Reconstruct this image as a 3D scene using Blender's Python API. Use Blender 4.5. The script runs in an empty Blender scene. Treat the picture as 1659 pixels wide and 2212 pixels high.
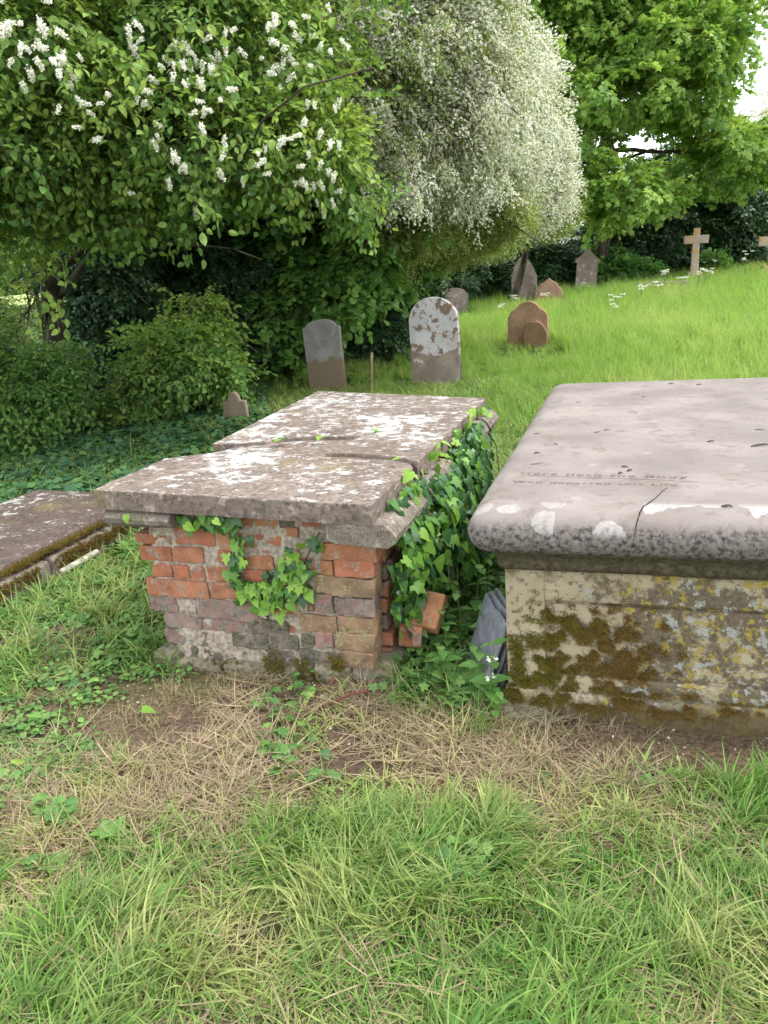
import bpy, bmesh, math, random
import numpy as np
from math import radians, sin, cos, pi
from mathutils import Vector, Matrix, Euler, noise as mnoise
from mathutils.bvhtree import BVHTree

rng = np.random.default_rng(7)
random.seed(7)
sc = bpy.context.scene
COL = sc.collection

# ------------------------------------------------------------------ camera
EYE = 1.45
PITCH, ROLL, FPX, CX, CY = 0.3113, 0.0538, 1660.0, 829.5, 1106.0
cam_d = bpy.data.cameras.new('camera')
cam = bpy.data.objects.new('camera', cam_d)
COL.objects.link(cam)
cam.matrix_world = Matrix.Translation((0, 0, EYE)) @ Matrix.Rotation(pi/2 - PITCH, 4, 'X') @ Matrix.Rotation(-ROLL, 4, 'Z')
cam_d.sensor_fit = 'HORIZONTAL'
cam_d.sensor_width = 36.0
cam_d.lens = 36.0 * FPX / 1659.0
cam_d.clip_end = 2000
cam_d.clip_start = 0.05
sc.camera = cam

# ------------------------------------------------------------------ world and sun
SUN_EL, SUN_AZ = radians(56), radians(104)     # azimuth clockwise from +Y (to the right)
w = bpy.data.worlds.new('World'); sc.world = w; w.use_nodes = True
nt = w.node_tree; nt.nodes.clear()
def N(nt, t, **kw):
    n = nt.nodes.new(t)
    for k, v in kw.items():
        if k == 'inp':
            for a, b in v.items(): n.inputs[a].default_value = b
        else: setattr(n, k, v)
    return n
sky = N(nt, 'ShaderNodeTexSky', sky_type='NISHITA', sun_disc=False, sun_elevation=SUN_EL, sun_rotation=SUN_AZ, air_density=1.0, dust_density=2.5, ozone_density=1.0)
bg = N(nt, 'ShaderNodeBackground', inp={'Strength': 0.15})
tc = N(nt, 'ShaderNodeTexCoord'); mp = N(nt, 'ShaderNodeMapping', inp={'Scale': (1, 1, 2.6)})
cn = N(nt, 'ShaderNodeTexNoise', inp={'Scale': 2.2, 'Detail': 7.0, 'Roughness': 0.55})
cr = N(nt, 'ShaderNodeValToRGB')
cr.color_ramp.elements[0].position = 0.30; cr.color_ramp.elements[1].position = 0.58
cr.color_ramp.elements[0].color = (.35, .35, .35, 1); cr.color_ramp.elements[1].color = (1, 1, 1, 1)
mx = N(nt, 'ShaderNodeMix', data_type='RGBA')
mx.inputs[7].default_value = (8.6, 8.9, 9.4, 1)
out = N(nt, 'ShaderNodeOutputWorld')
L = nt.links.new
L(tc.outputs['Generated'], mp.inputs[0]); L(mp.outputs[0], cn.inputs['Vector']); L(cn.outputs[0], cr.inputs[0])
L(cr.outputs[0], mx.inputs[0]); L(sky.outputs[0], mx.inputs[6]); L(mx.outputs[2], bg.inputs[0]); L(bg.outputs[0], out.inputs[0])
sd = bpy.data.lights.new('sun', 'SUN'); sun = bpy.data.objects.new('sun', sd); COL.objects.link(sun)
sd.energy = 1.5; sd.angle = radians(12); sd.color = (1, .95, .86)
sdir = Vector((sin(SUN_AZ)*cos(SUN_EL), cos(SUN_AZ)*cos(SUN_EL), sin(SUN_EL)))
sun.rotation_euler = sdir.to_track_quat('Z', 'Y').to_euler()
sc.view_settings.view_transform = 'Standard'; sc.view_settings.look = 'None'
sc.view_settings.exposure = 1.18; sc.view_settings.gamma = 1; sc.view_settings.use_curve_mapping = False
sc.render.engine = 'CYCLES'
sc.cycles.max_bounces = 6; sc.cycles.diffuse_bounces = 3; sc.cycles.transmission_bounces = 3; sc.cycles.glossy_bounces = 2
sc.cycles.transparent_max_bounces = 4

# ------------------------------------------------------------------ where things stand: picture rays and the terrain
def ray(X, Y):
    a2 = (X-CX)/FPX; b2 = (CY-Y)/FPX; c, s = cos(ROLL), sin(ROLL)
    a = a2*c + b2*s; b = -a2*s + b2*c
    return np.array([a, cos(PITCH)+b*sin(PITCH), -sin(PITCH)+b*cos(PITCH)])
CAMP = np.array([0, 0, EYE])
def atz(X, Y, z): d = ray(X, Y); return CAMP + d*((z-EYE)/d[2])
def aty(X, Y, y): d = ray(X, Y); return CAMP + d*(y/d[1])
def sp(t): return np.log1p(np.exp(np.clip(t, -30, 30)*1.0)) + np.maximum(t-30, 0)
def terr(x, y):
    x = np.asarray(x, float); y = np.asarray(y, float)
    z = .03*(sp(y-9.5) - sp(y-30))
    z = z + .10*(sp((x-1.2*1)*.8-.0)/6)*np.clip((y-6)/10, 0, 1)*np.exp(-np.clip(y-30, 0, 99)/20)
    near = np.clip((y-.2)/1, 0, 1)
    z = z + .012*np.sin(x*3.1+1)*np.sin(y*2.7)*near + .006*np.sin(x*9.3+y*4)*np.sin(y*8.1-x*3)
    z = z + .03*np.sin(x*.7+.5)*np.sin(y*.8+2)*np.clip((y-4)/4, 0, 1)
    return z
def gnd(X, Y):
    d = ray(X, Y); t = 0.5
    while t < 400:
        p = CAMP + d*t
        if p[2] < terr(p[0], p[1]): break
        t *= 1.004
    return p

# ------------------------------------------------------------------ helpers
def tag(o, label=None, cat=None, group=None, kind=None):
    if label: o['label'] = label
    if cat: o['category'] = cat
    if group: o['group'] = group
    if kind: o['kind'] = kind
    return o
def link(o, parent=None):
    COL.objects.link(o)
    if parent is not None: o.parent = parent
    return o
def mesh(name, V, F, mats, smooth=False, attr=None, midx=None):
    me = bpy.data.meshes.new(name)
    me.from_pydata([tuple(map(float, v)) for v in V] if not isinstance(V, np.ndarray) else V.tolist(), [], F if isinstance(F, list) else F.tolist())
    for m in (mats if isinstance(mats, (list, tuple)) else [mats]): me.materials.append(m)
    if midx is not None: me.polygons.foreach_set('material_index', np.asarray(midx, np.int32))
    if smooth: me.polygons.foreach_set('use_smooth', np.ones(len(me.polygons), bool))
    if attr is not None:
        a = me.attributes.new('bv', 'FLOAT', 'POINT'); a.data.foreach_set('value', np.asarray(attr, np.float32))
    me.update()
    return me
def obj(name, me, parent=None, loc=None, rot=None):
    o = bpy.data.objects.new(name, me); link(o, parent)
    if loc is not None: o.location = loc
    if rot is not None: o.rotation_euler = rot
    return o
def empty(name, loc=(0, 0, 0), rz=0, matrix=None, **kw):
    o = bpy.data.objects.new(name, None); COL.objects.link(o)
    o.empty_display_size = .1
    if matrix is not None: o.matrix_world = matrix
    else: o.location = [float(v) for v in loc]; o.rotation_euler = (0, 0, rz)
    return tag(o, **kw)
def nz(p, s=1.0, o=0.0): return mnoise.noise(Vector((p[0]*s+o, p[1]*s+o*.7, p[2]*s-o)))
def rough_box(dx, dy, dz, cuts=(4, 2, 2), bev=.006, amp=.003, freq=14, seed=0, chips=.0, center=True):
    """a box with rounded, uneven edges; returns verts, faces"""
    nx, ny, nzn = [c+1 for c in cuts]
    def grid(n, h):
        t = np.linspace(-1, 1, n+1)
        if n > 1: t[1] = -1 + min(.5, 1.6*bev/h); t[-2] = -t[1]
        return t*h
    gx, gy, gz = grid(nx, dx/2), grid(ny, dy/2), grid(nzn, dz/2)
    idx = {}; V = []; F = []
    def vid(i, j, k):
        if (i, j, k) not in idx:
            idx[(i, j, k)] = len(V); V.append((gx[i], gy[j], gz[k]))
        return idx[(i, j, k)]
    for i in range(nx):
        for j in range(ny):
            F.append((vid(i, j, 0), vid(i, j+1, 0), vid(i+1, j+1, 0), vid(i+1, j, 0)))
            F.append((vid(i, j, nzn), vid(i+1, j, nzn), vid(i+1, j+1, nzn), vid(i, j+1, nzn)))
    for i in range(nx):
        for k in range(nzn):
            F.append((vid(i, 0, k), vid(i+1, 0, k), vid(i+1, 0, k+1), vid(i, 0, k+1)))
            F.append((vid(i, ny, k), vid(i, ny, k+1), vid(i+1, ny, k+1), vid(i+1, ny, k)))
    for j in range(ny):
        for k in range(nzn):
            F.append((vid(0, j, k), vid(0, j, k+1), vid(0, j+1, k+1), vid(0, j+1, k)))
            F.append((vid(nx, j, k), vid(nx, j+1, k), vid(nx, j+1, k+1), vid(nx, j, k+1)))
    V = np.array(V); h = np.array([dx, dy, dz])/2; b = min(bev, h.min()*.9)
    q = np.clip(V, -(h-b), h-b); d = V-q; ln = np.linalg.norm(d, axis=1, keepdims=True)
    V = np.where(ln > 1e-9, q + d/np.maximum(ln, 1e-9)*b, V)
    for i in range(len(V)):
        p = Vector(V[i])
        v = mnoise.noise_vector(p*freq + Vector((seed*3.7, seed*1.3, -seed)))
        v2 = mnoise.noise_vector(p*freq*3 + Vector((seed*3.7, seed*1.3, seed)))
        V[i] += np.array(v)*amp + np.array(v2)*amp*.4
        if chips:
            c = mnoise.noise(p*9 + Vector((seed*5.1, 0, seed*2.2)))
            if c > .25:
                V[i] *= 1 - chips*(c-.25)*np.abs(V[i]/h)**2
    return V, F
def join(parts):
    V = []; F = []; M = []; o = 0; A = []
    for p in parts:
        v, f = p[0], p[1]
        V.append(np.asarray(v, float)); F += [tuple(int(a)+o for a in x) for x in f]; o += len(v)
        M += [p[2] if len(p) > 2 else 0]*len(f)
        A.append(np.full(len(v), p[3] if len(p) > 3 else 0.5))
    return np.concatenate(V), F, M, np.concatenate(A)
def tube(pts, rad, n=6, cap=True):
    pts = np.asarray(pts, float); rad = np.broadcast_to(np.asarray(rad, float), (len(pts),))
    V = []; F = []
    up = np.array([.13, .21, .97])
    for i, p in enumerate(pts):
        t = pts[min(i+1, len(pts)-1)] - pts[max(i-1, 0)]; t = t/(np.linalg.norm(t)+1e-9)
        a = np.cross(t, up); a /= np.linalg.norm(a)+1e-9; b = np.cross(t, a)
        for k in range(n):
            an = 2*pi*k/n; V.append(p + rad[i]*(cos(an)*a + sin(an)*b))
    for i in range(len(pts)-1):
        for k in range(n):
            F.append((i*n+k, i*n+(k+1) % n, (i+1)*n+(k+1) % n, (i+1)*n+k))
    if cap: F.append(tuple(range(n-1, -1, -1))); F.append(tuple((len(pts)-1)*n+k for k in range(n)))
    return np.array(V), F
def wobble(p0, p1, n, amp, seed=0, sag=0):
    p0 = np.asarray(p0, float); p1 = np.asarray(p1, float); P = []
    L_ = np.linalg.norm(p1-p0)
    for i in range(n+1):
        t = i/n; v = np.array(mnoise.noise_vector(Vector((t*2.3+seed, seed*.7, seed*1.9))))
        P.append(p0*(1-t)+p1*t + v*amp*L_*sin(pi*t)*1.0 + np.array([0, 0, sag*4*t*(1-t)]))
    return np.array(P)

# ------------------------------------------------------------------ materials
def new_mat(name):
    m = bpy.data.materials.new(name); m.use_nodes = True; nt = m.node_tree; nt.nodes.clear()
    out = nt.nodes.new('ShaderNodeOutputMaterial'); return m, nt, out
class G:
    """small shader-graph writer"""
    def __init__(s, name):
        s.m, s.nt, s.out = new_mat(name); s.tc = s.nt.nodes.new('ShaderNodeTexCoord')
        s.geo = s.nt.nodes.new('ShaderNodeNewGeometry'); s.co = s.tc.outputs['Object']
        s.oi = s.nt.nodes.new('ShaderNodeObjectInfo')
    def lk(s, a, b): s.nt.links.new(a, b)
    def setin(s, sock, v):
        if hasattr(v, 'links'): s.lk(v, sock)
        elif isinstance(v, (tuple, list)) and len(v) == 3 and sock.type == 'RGBA': sock.default_value = (*v, 1)
        else: sock.default_value = v
    def noise(s, scale, detail=4, rough=.55, co=None, dist=0, shift=None):
        n = s.nt.nodes.new('ShaderNodeTexNoise'); n.inputs['Scale'].default_value = scale; n.inputs['Detail'].default_value = detail
        n.inputs['Roughness'].default_value = rough; n.inputs['Distortion'].default_value = dist
        c = co or s.co
        if shift is not None:
            c = s.vadd(c, shift)
        s.lk(c, n.inputs['Vector']); return n.outputs[0]
    def vadd(s, c, shift):
        a = s.nt.nodes.new('ShaderNodeVectorMath'); a.operation = 'ADD'; s.lk(c, a.inputs[0])
        if hasattr(shift, 'links'): s.lk(shift, a.inputs[1])
        else: a.inputs[1].default_value = shift
        return a.outputs[0]
    def scaled(s, c, sc_):
        a = s.nt.nodes.new('ShaderNodeVectorMath'); a.operation = 'MULTIPLY'; s.lk(c, a.inputs[0]); a.inputs[1].default_value = sc_
        return a.outputs[0]
    def voro(s, scale, co=None, feature='F1', out='Distance', rnd=1):
        n = s.nt.nodes.new('ShaderNodeTexVoronoi'); n.feature = feature; n.inputs['Scale'].default_value = scale; n.inputs['Randomness'].default_value = rnd
        s.lk(co or s.co, n.inputs['Vector']); return n.outputs[out]
    def warp(s, scale, amt, co=None):
        n = s.nt.nodes.new('ShaderNodeTexNoise'); n.inputs['Scale'].default_value = scale; n.inputs['Detail'].default_value = 5
        s.lk(co or s.co, n.inputs['Vector'])
        m = s.nt.nodes.new('ShaderNodeVectorMath'); m.operation = 'MULTIPLY_ADD'; s.lk(n.outputs[1], m.inputs[0]); m.inputs[1].default_value = (amt,)*3; s.lk(co or s.co, m.inputs[2])
        return m.outputs[0]
    def math(s, op, a, b=0, c=None, clamp=False):
        n = s.nt.nodes.new('ShaderNodeMath'); n.operation = op; n.use_clamp = clamp
        s.setin(n.inputs[0], a); s.setin(n.inputs[1], b)
        if c is not None: s.setin(n.inputs[2], c)
        return n.outputs[0]
    def step(s, v, lo, hi, a=0., b=1.):
        n = s.nt.nodes.new('ShaderNodeMapRange'); n.interpolation_type = 'SMOOTHSTEP'; s.setin(n.inputs[0], v)
        for i, x in zip((1, 2, 3, 4), (lo, hi, a, b)): s.setin(n.inputs[i], x)
        return n.outputs[0]
    def mix(s, f, a, b, mode='MIX'):
        n = s.nt.nodes.new('ShaderNodeMix'); n.data_type = 'RGBA'; n.blend_type = mode
        s.setin(n.inputs[0], f); s.setin(n.inputs[6], a); s.setin(n.inputs[7], b); return n.outputs[2]
    def xyz(s, v):
        n = s.nt.nodes.new('ShaderNodeSeparateXYZ'); s.lk(v, n.inputs[0]); return n.outputs
    def bump(s, h, strength=.5, dist=.01, prev=None):
        n = s.nt.nodes.new('ShaderNodeBump'); n.inputs['Strength'].default_value = strength; n.inputs['Distance'].default_value = dist
        s.lk(h, n.inputs['Height'])
        if prev is not None: s.lk(prev, n.inputs['Normal'])
        return n.outputs[0]
    def hsv(s, col, h=.5, sa=1., v=1.):
        n = s.nt.nodes.new('ShaderNodeHueSaturation'); s.setin(n.inputs['Hue'], h); s.setin(n.inputs['Saturation'], sa); s.setin(n.inputs['Value'], v); s.setin(n.inputs['Color'], col)
        return n.outputs[0]
    def finish(s, col, rough=.9, normal=None, spec=.25):
        b = s.nt.nodes.new('ShaderNodeBsdfPrincipled'); s.setin(b.inputs['Base Color'], col); s.setin(b.inputs['Roughness'], rough)
        b.inputs['Specular IOR Level'].default_value = spec
        if normal is not None: s.lk(normal, b.inputs['Normal'])
        s.lk(b.outputs[0], s.out.inputs[0]); return s.m
def plain(name, col, rough=.8, bump=0, scale=60, var=.25):
    g = G(name); n = g.noise(scale, 5, .6); c = g.mix(g.step(n, .3, .7), tuple(x*(1-var) for x in col), tuple(min(1, x*(1+var)) for x in col))
    return g.finish(c, rough, g.bump(n, bump, .004) if bump else None)
def leafmat(name, c0, c1, c2=None, trans=.35, rough=.45, spec=.35, vein=False):
    """c0..c1 vary from leaf to leaf, c2 is reached through the tint each clump carries"""
    g = G(name); nt = g.nt
    a = nt.nodes.new('ShaderNodeAttribute'); a.attribute_type = 'GEOMETRY'; a.attribute_name = 'bv'
    t = nt.nodes.new('ShaderNodeAttribute'); t.attribute_type = 'INSTANCER'; t.attribute_name = 'tint'
    r = g.math('FRACT', g.math('ADD', g.math('MULTIPLY', g.oi.outputs['Random'], 1.0), g.math('MULTIPLY', a.outputs['Fac'], 3.7)))
    c = g.mix(r, c0, c1)
    if c2 is not None:
        f = g.math('ADD', t.outputs['Fac'], g.math('MULTIPLY', g.math('SUBTRACT', a.outputs['Fac'], .5), .5), clamp=True)
        c = g.mix(f, c, c2)
    n = g.noise(30, 2)
    c = g.hsv(c, .5, 1., g.step(n, .3, .7, .8, 1.18))
    b = nt.nodes.new('ShaderNodeBsdfPrincipled'); g.lk(c, b.inputs['Base Color']); b.inputs['Roughness'].default_value = rough; b.inputs['Specular IOR Level'].default_value = spec
    tr = nt.nodes.new('ShaderNodeBsdfTranslucent'); g.lk(g.hsv(c, .49, 1.1, 1.3), tr.inputs[0])
    ms = nt.nodes.new('ShaderNodeMixShader'); ms.inputs[0].default_value = trans
    g.lk(b.outputs[0], ms.inputs[1]); g.lk(tr.outputs[0], ms.inputs[2]); g.lk(ms.outputs[0], g.out.inputs[0])
    return g.m

M = {}
M['grass'] = leafmat('grass_blades', (.055, .16, .03), (.20, .36, .07), (.50, .46, .20), .4, .55, .25)
M['meadow'] = leafmat('meadow_blades', (.13, .28, .05), (.31, .47, .10), (.47, .50, .18), .5, .5, .25)
M['straw'] = leafmat('dry_grass', (.47, .36, .25), (.20, .135, .095), (.25, .25, .11), .25, .7, .15)
M['cover'] = leafmat('ground_cover_leaves', (.06, .15, .035), (.17, .30, .07), (.04, .115, .065), .25, .5, .3)
M['cherry'] = leafmat('bird_cherry_leaves', (.055, .15, .04), (.16, .30, .07), (.32, .44, .09), .4, .5, .25)
M['haw'] = leafmat('hawthorn_leaves', (.08, .19, .03), (.20, .34, .06), (.38, .44, .12), .35, .5, .3)
M['maple'] = leafmat('sycamore_leaves', (.085, .21, .035), (.20, .36, .07), (.36, .50, .12), .5, .45, .35)
M['dark'] = leafmat('ivy_and_holly_leaves', (.018, .055, .022), (.045, .10, .032), (.085, .16, .05), .15, .35, .45)
M['hazel'] = leafmat('hazel_leaves', (.04, .13, .035), (.10, .23, .05), (.20, .36, .075), .35, .45, .35)
M['ivy'] = leafmat('ivy_leaves', (.05, .15, .025), (.16, .32, .045), None, .25, .42, .35)
M['ivy_new'] = leafmat('young_ivy_leaves', (.17, .33, .04), (.27, .44, .07), None, .3, .45, .3)
M['ivy_old'] = leafmat('old_ivy_leaves', (.025, .075, .025), (.05, .13, .035), None, .15, .38, .4)
M['nettle'] = leafmat('nettle_leaves', (.09, .22, .045), (.20, .37, .09), None, .35, .5, .3)
M['dock'] = leafmat('dock_leaves', (.08, .22, .035), (.17, .36, .06), None, .3, .42, .4)
M['petal'] = leafmat('white_petals', (.80, .80, .70), (.90, .89, .82), (.70, .68, .48), .3, .7, .1)
M['stem'] = plain('green_stems', (.10, .18, .04), .6)
M['twig'] = plain('twig_bark', (.085, .07, .05), .9)
M['redstem'] = plain('red_dead_stems', (.14, .045, .035), .7)
M['moss'] = leafmat('moss', (.085, .095, .012), (.15, .13, .02), (.17, .10, .035), .1, .9, .1)

def bark():
    g = G('bark'); n = g.noise(9, 6, .6, g.scaled(g.co, (1, 1, .25)))
    return g.finish(g.mix(g.step(n, .35, .65), (.035, .028, .02), (.11, .09, .065)), .95, g.bump(n, .8, .03))
M['bark'] = bark()

def slab_mat(name, base1, base2, white, cover, scale=1.0, sidecover=.75):
    g = G(name)
    n1 = g.noise(5*scale, 6, .6); n2 = g.noise(45*scale, 5, .65)
    c = g.mix(g.step(n1, .3, .7), base1, base2)
    c = g.mix(g.step(n2, .42, .7), c, tuple(x*.62 for x in base1))
    wc = g.warp(14*scale, .06)
    big = g.noise(2.3*scale, 3, .5)
    med = g.noise(15*scale, 8, .70, wc)
    fine = g.noise(70*scale, 3, .6)
    nzz = g.xyz(g.geo.outputs['Normal'])[2]
    v = g.math('ADD', g.math('MULTIPLY', big, .42), g.math('MULTIPLY', med, .75))
    v = g.math('ADD', v, g.math('MULTIPLY', g.math('SUBTRACT', fine, .5), .22))
    side = g.step(nzz, .4, .8, -.13*sidecover, 0)
    v = g.math('ADD', v, side)
    f = g.step(v, cover-.005, cover+.03)
    grey = g.step(g.noise(24*scale, 5, .6, wc, shift=(3, 1, 7)), .58, .64)
    c = g.mix(g.math('MULTIPLY', grey, .5), c, tuple(x*1.8+.03 for x in base2))
    c = g.mix(g.math('MULTIPLY', f, .93), c, white)
    specks = g.step(g.voro(55*scale), .16, .10)
    c = g.mix(g.math('MULTIPLY', specks, g.step(big, .45, .6)), c, white)
    g2 = g.step(g.noise(3.1, 4, .6, shift=(9, 2, 4)), .56, .72)
    c = g.mix(g.math('MULTIPLY', g2, .45), c, (.19, .16, .055))
    nm = g.bump(n2, .5, .006); nm = g.bump(f, .25, .002, nm)
    return g.finish(c, .93, nm, .15)
M['slab'] = slab_mat('lichened_brown_slab', (.14, .11, .09), (.225, .182, .153), (.40, .388, .37), .60)
M['lowslab'] = slab_mat('low_brown_slab', (.085, .064, .052), (.13, .10, .082), (.42, .40, .38), .65, 1.3)
M['mould'] = slab_mat('weathered_moulding', (.15, .125, .10), (.24, .21, .17), (.4, .38, .33), .74, 2.5)

def ledger_mat():
    g = G('pink_grey_ledger_stone')
    n1 = g.noise(3, 5, .55); n2 = g.noise(60, 5, .7); n3 = g.noise(16, 6, .65)
    c = g.mix(g.step(n1, .3, .7), (.17, .147, .13), (.25, .219, .197))
    c = g.mix(g.math('MULTIPLY', g.step(n3, .50, .68), .75), c, (.145, .118, .098))
    c = g.mix(g.math('MULTIPLY', g.step(g.noise(9, 4, .6, g.scaled(g.co, (1, 3.5, 1)), shift=(4, 4, 4)), .55, .7), .35), c, (.20, .145, .115))
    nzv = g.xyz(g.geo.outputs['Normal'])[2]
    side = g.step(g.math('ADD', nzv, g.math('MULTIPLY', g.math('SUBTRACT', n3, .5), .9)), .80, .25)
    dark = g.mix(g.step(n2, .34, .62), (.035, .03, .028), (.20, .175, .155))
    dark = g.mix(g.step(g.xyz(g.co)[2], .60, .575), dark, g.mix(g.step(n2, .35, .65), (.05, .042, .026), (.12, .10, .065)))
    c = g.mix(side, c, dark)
    # rosettes of pale lichen along the front roll
    wv = g.warp(40, .022); v1 = g.voro(10.5, wv); vr = g.voro(10.5, wv, out='Color'); 
    sel = g.step(g.xyz(vr)[0], .33, .35)
    yy = g.xyz(g.co)[1]; xx = g.xyz(g.co)[0]
    front = g.math('MULTIPLY', g.step(yy, .05, -.02), g.step(nzv, .02, .3))
    front = g.math('MULTIPLY', front, g.step(g.math('ADD', g.math('MULTIPLY', xx, .9), g.noise(5, 2)), .55, .85, .55, 1))
    lr = g.math('MULTIPLY', g.math('MULTIPLY', g.step(v1, .50, .45), sel), front)
    c = g.mix(g.math('MULTIPLY', lr, .85), c, g.mix(g.step(n2, .3, .6), (.26, .24, .225), (.40, .375, .35)))
    v2 = g.voro(5.0, g.warp(30, .02), out='Distance'); c = g.mix(g.math('MULTIPLY', g.step(v2, .10, .085), .25), c, (.36, .33, .31))
    dots = g.step(g.voro(38), .10, .07); c = g.mix(g.math('MULTIPLY', dots, .6), c, (.12, .095, .08))
    nm = g.bump(n2, .35, .004); nm = g.bump(n3, .3, .006, nm)
    return g.finish(c, .85, nm, .25)
M['ledger'] = ledger_mat()

def body_mat():
    g = G('cream_body_stone_with_lichens')
    n1 = g.noise(4, 5, .6); n2 = g.noise(80, 4, .7); n3 = g.noise(9, 7, .68); n4 = g.noise(7, 6, .65, shift=(7, 3, 1))
    X, Y, Z = g.xyz(g.co)[0], g.xyz(g.co)[1], g.xyz(g.co)[2]
    c = g.mix(g.step(n1, .3, .7), (.31, .26, .165), (.40, .345, .23))
    c = g.mix(g.math('MULTIPLY', g.step(g.noise(40, 5, .7), .5, .62), .8), c, (.11, .088, .062))
    grow = g.math('ADD', n3, g.step(X, .1, .45, -.10, .085))
    d = g.step(grow, .50, .58)
    c = g.mix(g.math('MULTIPLY', d, .88), c, g.mix(g.step(n2, .3, .65), (.05, .038, .025), (.14, .11, .075)))
    top = g.step(Z, .45, .505); c = g.mix(g.math('MULTIPLY', top, g.step(n3, .4, .6)), c, (.10, .09, .035))
    v = g.voro(17, g.warp(35, .05), out='Color'); vd = g.voro(17, g.warp(35, .05))
    vx = g.xyz(v)
    pat = g.math('ADD', n4, g.step(X, .15, .5, -.14, .05))
    yl = g.math('MULTIPLY', g.step(g.noise(34, 6, .68, g.warp(35, .03), shift=(2, 5, 3)), .545, .56), g.step(pat, .46, .52))
    c = g.mix(g.math('MULTIPLY', yl, g.step(n2, .25, .5, .3, .95)), c, g.mix(g.step(n2, .3, .7), (.26, .185, .02), (.33, .27, .07)))
    pat2 = g.math('ADD', g.noise(6, 5, .6, shift=(1, 8, 5)), g.step(X, .15, .6, -.12, .06))
    gl = g.math('MULTIPLY', g.step(g.noise(30, 6, .62, g.warp(40, .02), shift=(6, 1, 8)), .57, .585), g.step(pat2, .47, .53))
    c = g.mix(g.math('MULTIPLY', gl, .85), c, g.mix(g.step(n2, .3, .7), (.24, .25, .22), (.38, .38, .34)))
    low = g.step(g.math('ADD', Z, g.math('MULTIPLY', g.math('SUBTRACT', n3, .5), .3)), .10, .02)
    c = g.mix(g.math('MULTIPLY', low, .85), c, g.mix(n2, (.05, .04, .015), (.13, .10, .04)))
    nm = g.bump(n2, .5, .004); nm = g.bump(n3, .4, .01, nm); nm = g.bump(gl, .3, .002, nm)
    return g.finish(c, .93, nm, .15)
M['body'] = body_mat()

def brick_mat(name, c0, c1, grime, gcol, pale=.3):
    g = G(name); co = g.vadd(g.co, g.scaled(g.oi.outputs['Location'], (3.1, 2.3, 5.7)))
    r = g.oi.outputs['Random']
    n1 = g.noise(12, 5, .6, co); n2 = g.noise(90, 4, .7, co); n3 = g.noise(22, 6, .7, co)
    c = g.mix(r, c0, c1); c = g.hsv(c, .5, 1, g.step(n1, .3, .7, .72, 1.2))
    c = g.mix(g.math('MULTIPLY', g.step(n3, .54, .62), pale), c, (.42, .33, .24))
    c = g.mix(g.step(n3, 1-grime, 1.06-grime), c, g.mix(g.step(n2, .35, .65), gcol, tuple(x*2.3 for x in gcol)))
    c = g.mix(g.step(n2, .6, .72), c, (.07, .045, .035))
    return g.finish(c, .95, g.bump(n2, .6, .004, g.bump(n3, .5, .008)), .15)
M['brick'] = brick_mat('orange_red_brick', (.33, .125, .068), (.35, .16, .09), .46, (.17, .12, .09), .55)
M['brick_o'] = brick_mat('orange_brick', (.37, .18, .09), (.33, .145, .08), .44, (.18, .13, .09), .55)
M['brick_p'] = brick_mat('purple_brick', (.27, .155, .13), (.23, .17, .14), .50, (.11, .10, .08), .5)
M['brick_g'] = brick_mat('grimy_brick', (.185, .14, .112), (.22, .185, .15), .54, (.07, .065, .045), .4)
M['brick_y'] = brick_mat('lichened_yellow_brick', (.28, .165, .105), (.23, .16, .10), .48, (.15, .125, .065), .5)
M['mortar'] = plain('lime_mortar', (.33, .28, .22), .98, 1.0, 60, .4)
M['found'] = brick_mat('foundation_stone', (.20, .17, .12), (.25, .22, .16), .5, (.08, .075, .04), .5)
M['pale'] = plain('pale_stone', (.42, .39, .31), .9, .6, 40, .3)
M['slate'] = plain('blue_grey_slate', (.17, .175, .195), .5, .5, 25, .25)
M['crack'] = plain('crack_shadowed_stone', (.02, .018, .015), 1)
M['letters'] = plain('worn_cut_letters', (.135, .112, .098), 1, 0, 35, .45)
M['wood'] = plain('weathered_wood', (.20, .15, .09), .9, .6, 40, .3)

def stone_mat(name, a, b, lich, lc, cover, low=None):
    g = G(name); co = g.vadd(g.co, g.scaled(g.oi.outputs['Location'], (1.1, .7, 0)))
    n1 = g.noise(3.5, 6, .62, co); n2 = g.noise(50, 4, .7, co); n3 = g.noise(7, 7, .66, g.warp(9, .1, co))
    c = g.mix(g.step(n1, .36, .64), a, b); c = g.mix(g.step(n2, .55, .7), c, tuple(x*.6 for x in a))
    c = g.mix(g.math('MULTIPLY', g.step(n3, cover, cover+.03), lich), c, lc)
    if low is not None:
        z = g.math('ADD', g.xyz(g.co)[2], g.math('MULTIPLY', g.math('SUBTRACT', n3, .5), .35))
        c = g.mix(g.step(z, low[0]+.02, low[0]-.02), c, g.mix(n2, low[1], tuple(x*1.5 for x in low[1])))
    return g.finish(c, .93, g.bump(n2, .5, .006, g.bump(n3, .4, .01)), .2)
M['st_grey'] = stone_mat('grey_brown_headstone', (.20, .185, .17), (.30, .28, .265), .5, (.28, .27, .25), .6, (.38, (.17, .13, .085)))
M['st_white'] = stone_mat('white_flaking_headstone', (.42, .39, .38), (.52, .50, .50), .95, (.19, .12, .075), .53, (.36, (.16, .13, .11)))
M['st_brown'] = stone_mat('brown_sandstone', (.30, .185, .11), (.40, .25, .155), .5, (.40, .30, .22), .6)
M['st_tiny'] = stone_mat('tan_footstone', (.19, .15, .105), (.26, .21, .155), .5, (.16, .15, .09), .6)
M['st_red'] = stone_mat('red_sandstone', (.33, .19, .13), (.42, .26, .19), .7, (.5, .46, .42), .62)
M['st_dark'] = stone_mat('dark_grey_headstone', (.20, .155, .125), (.30, .245, .20), .8, (.48, .46, .42), .60)
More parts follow.
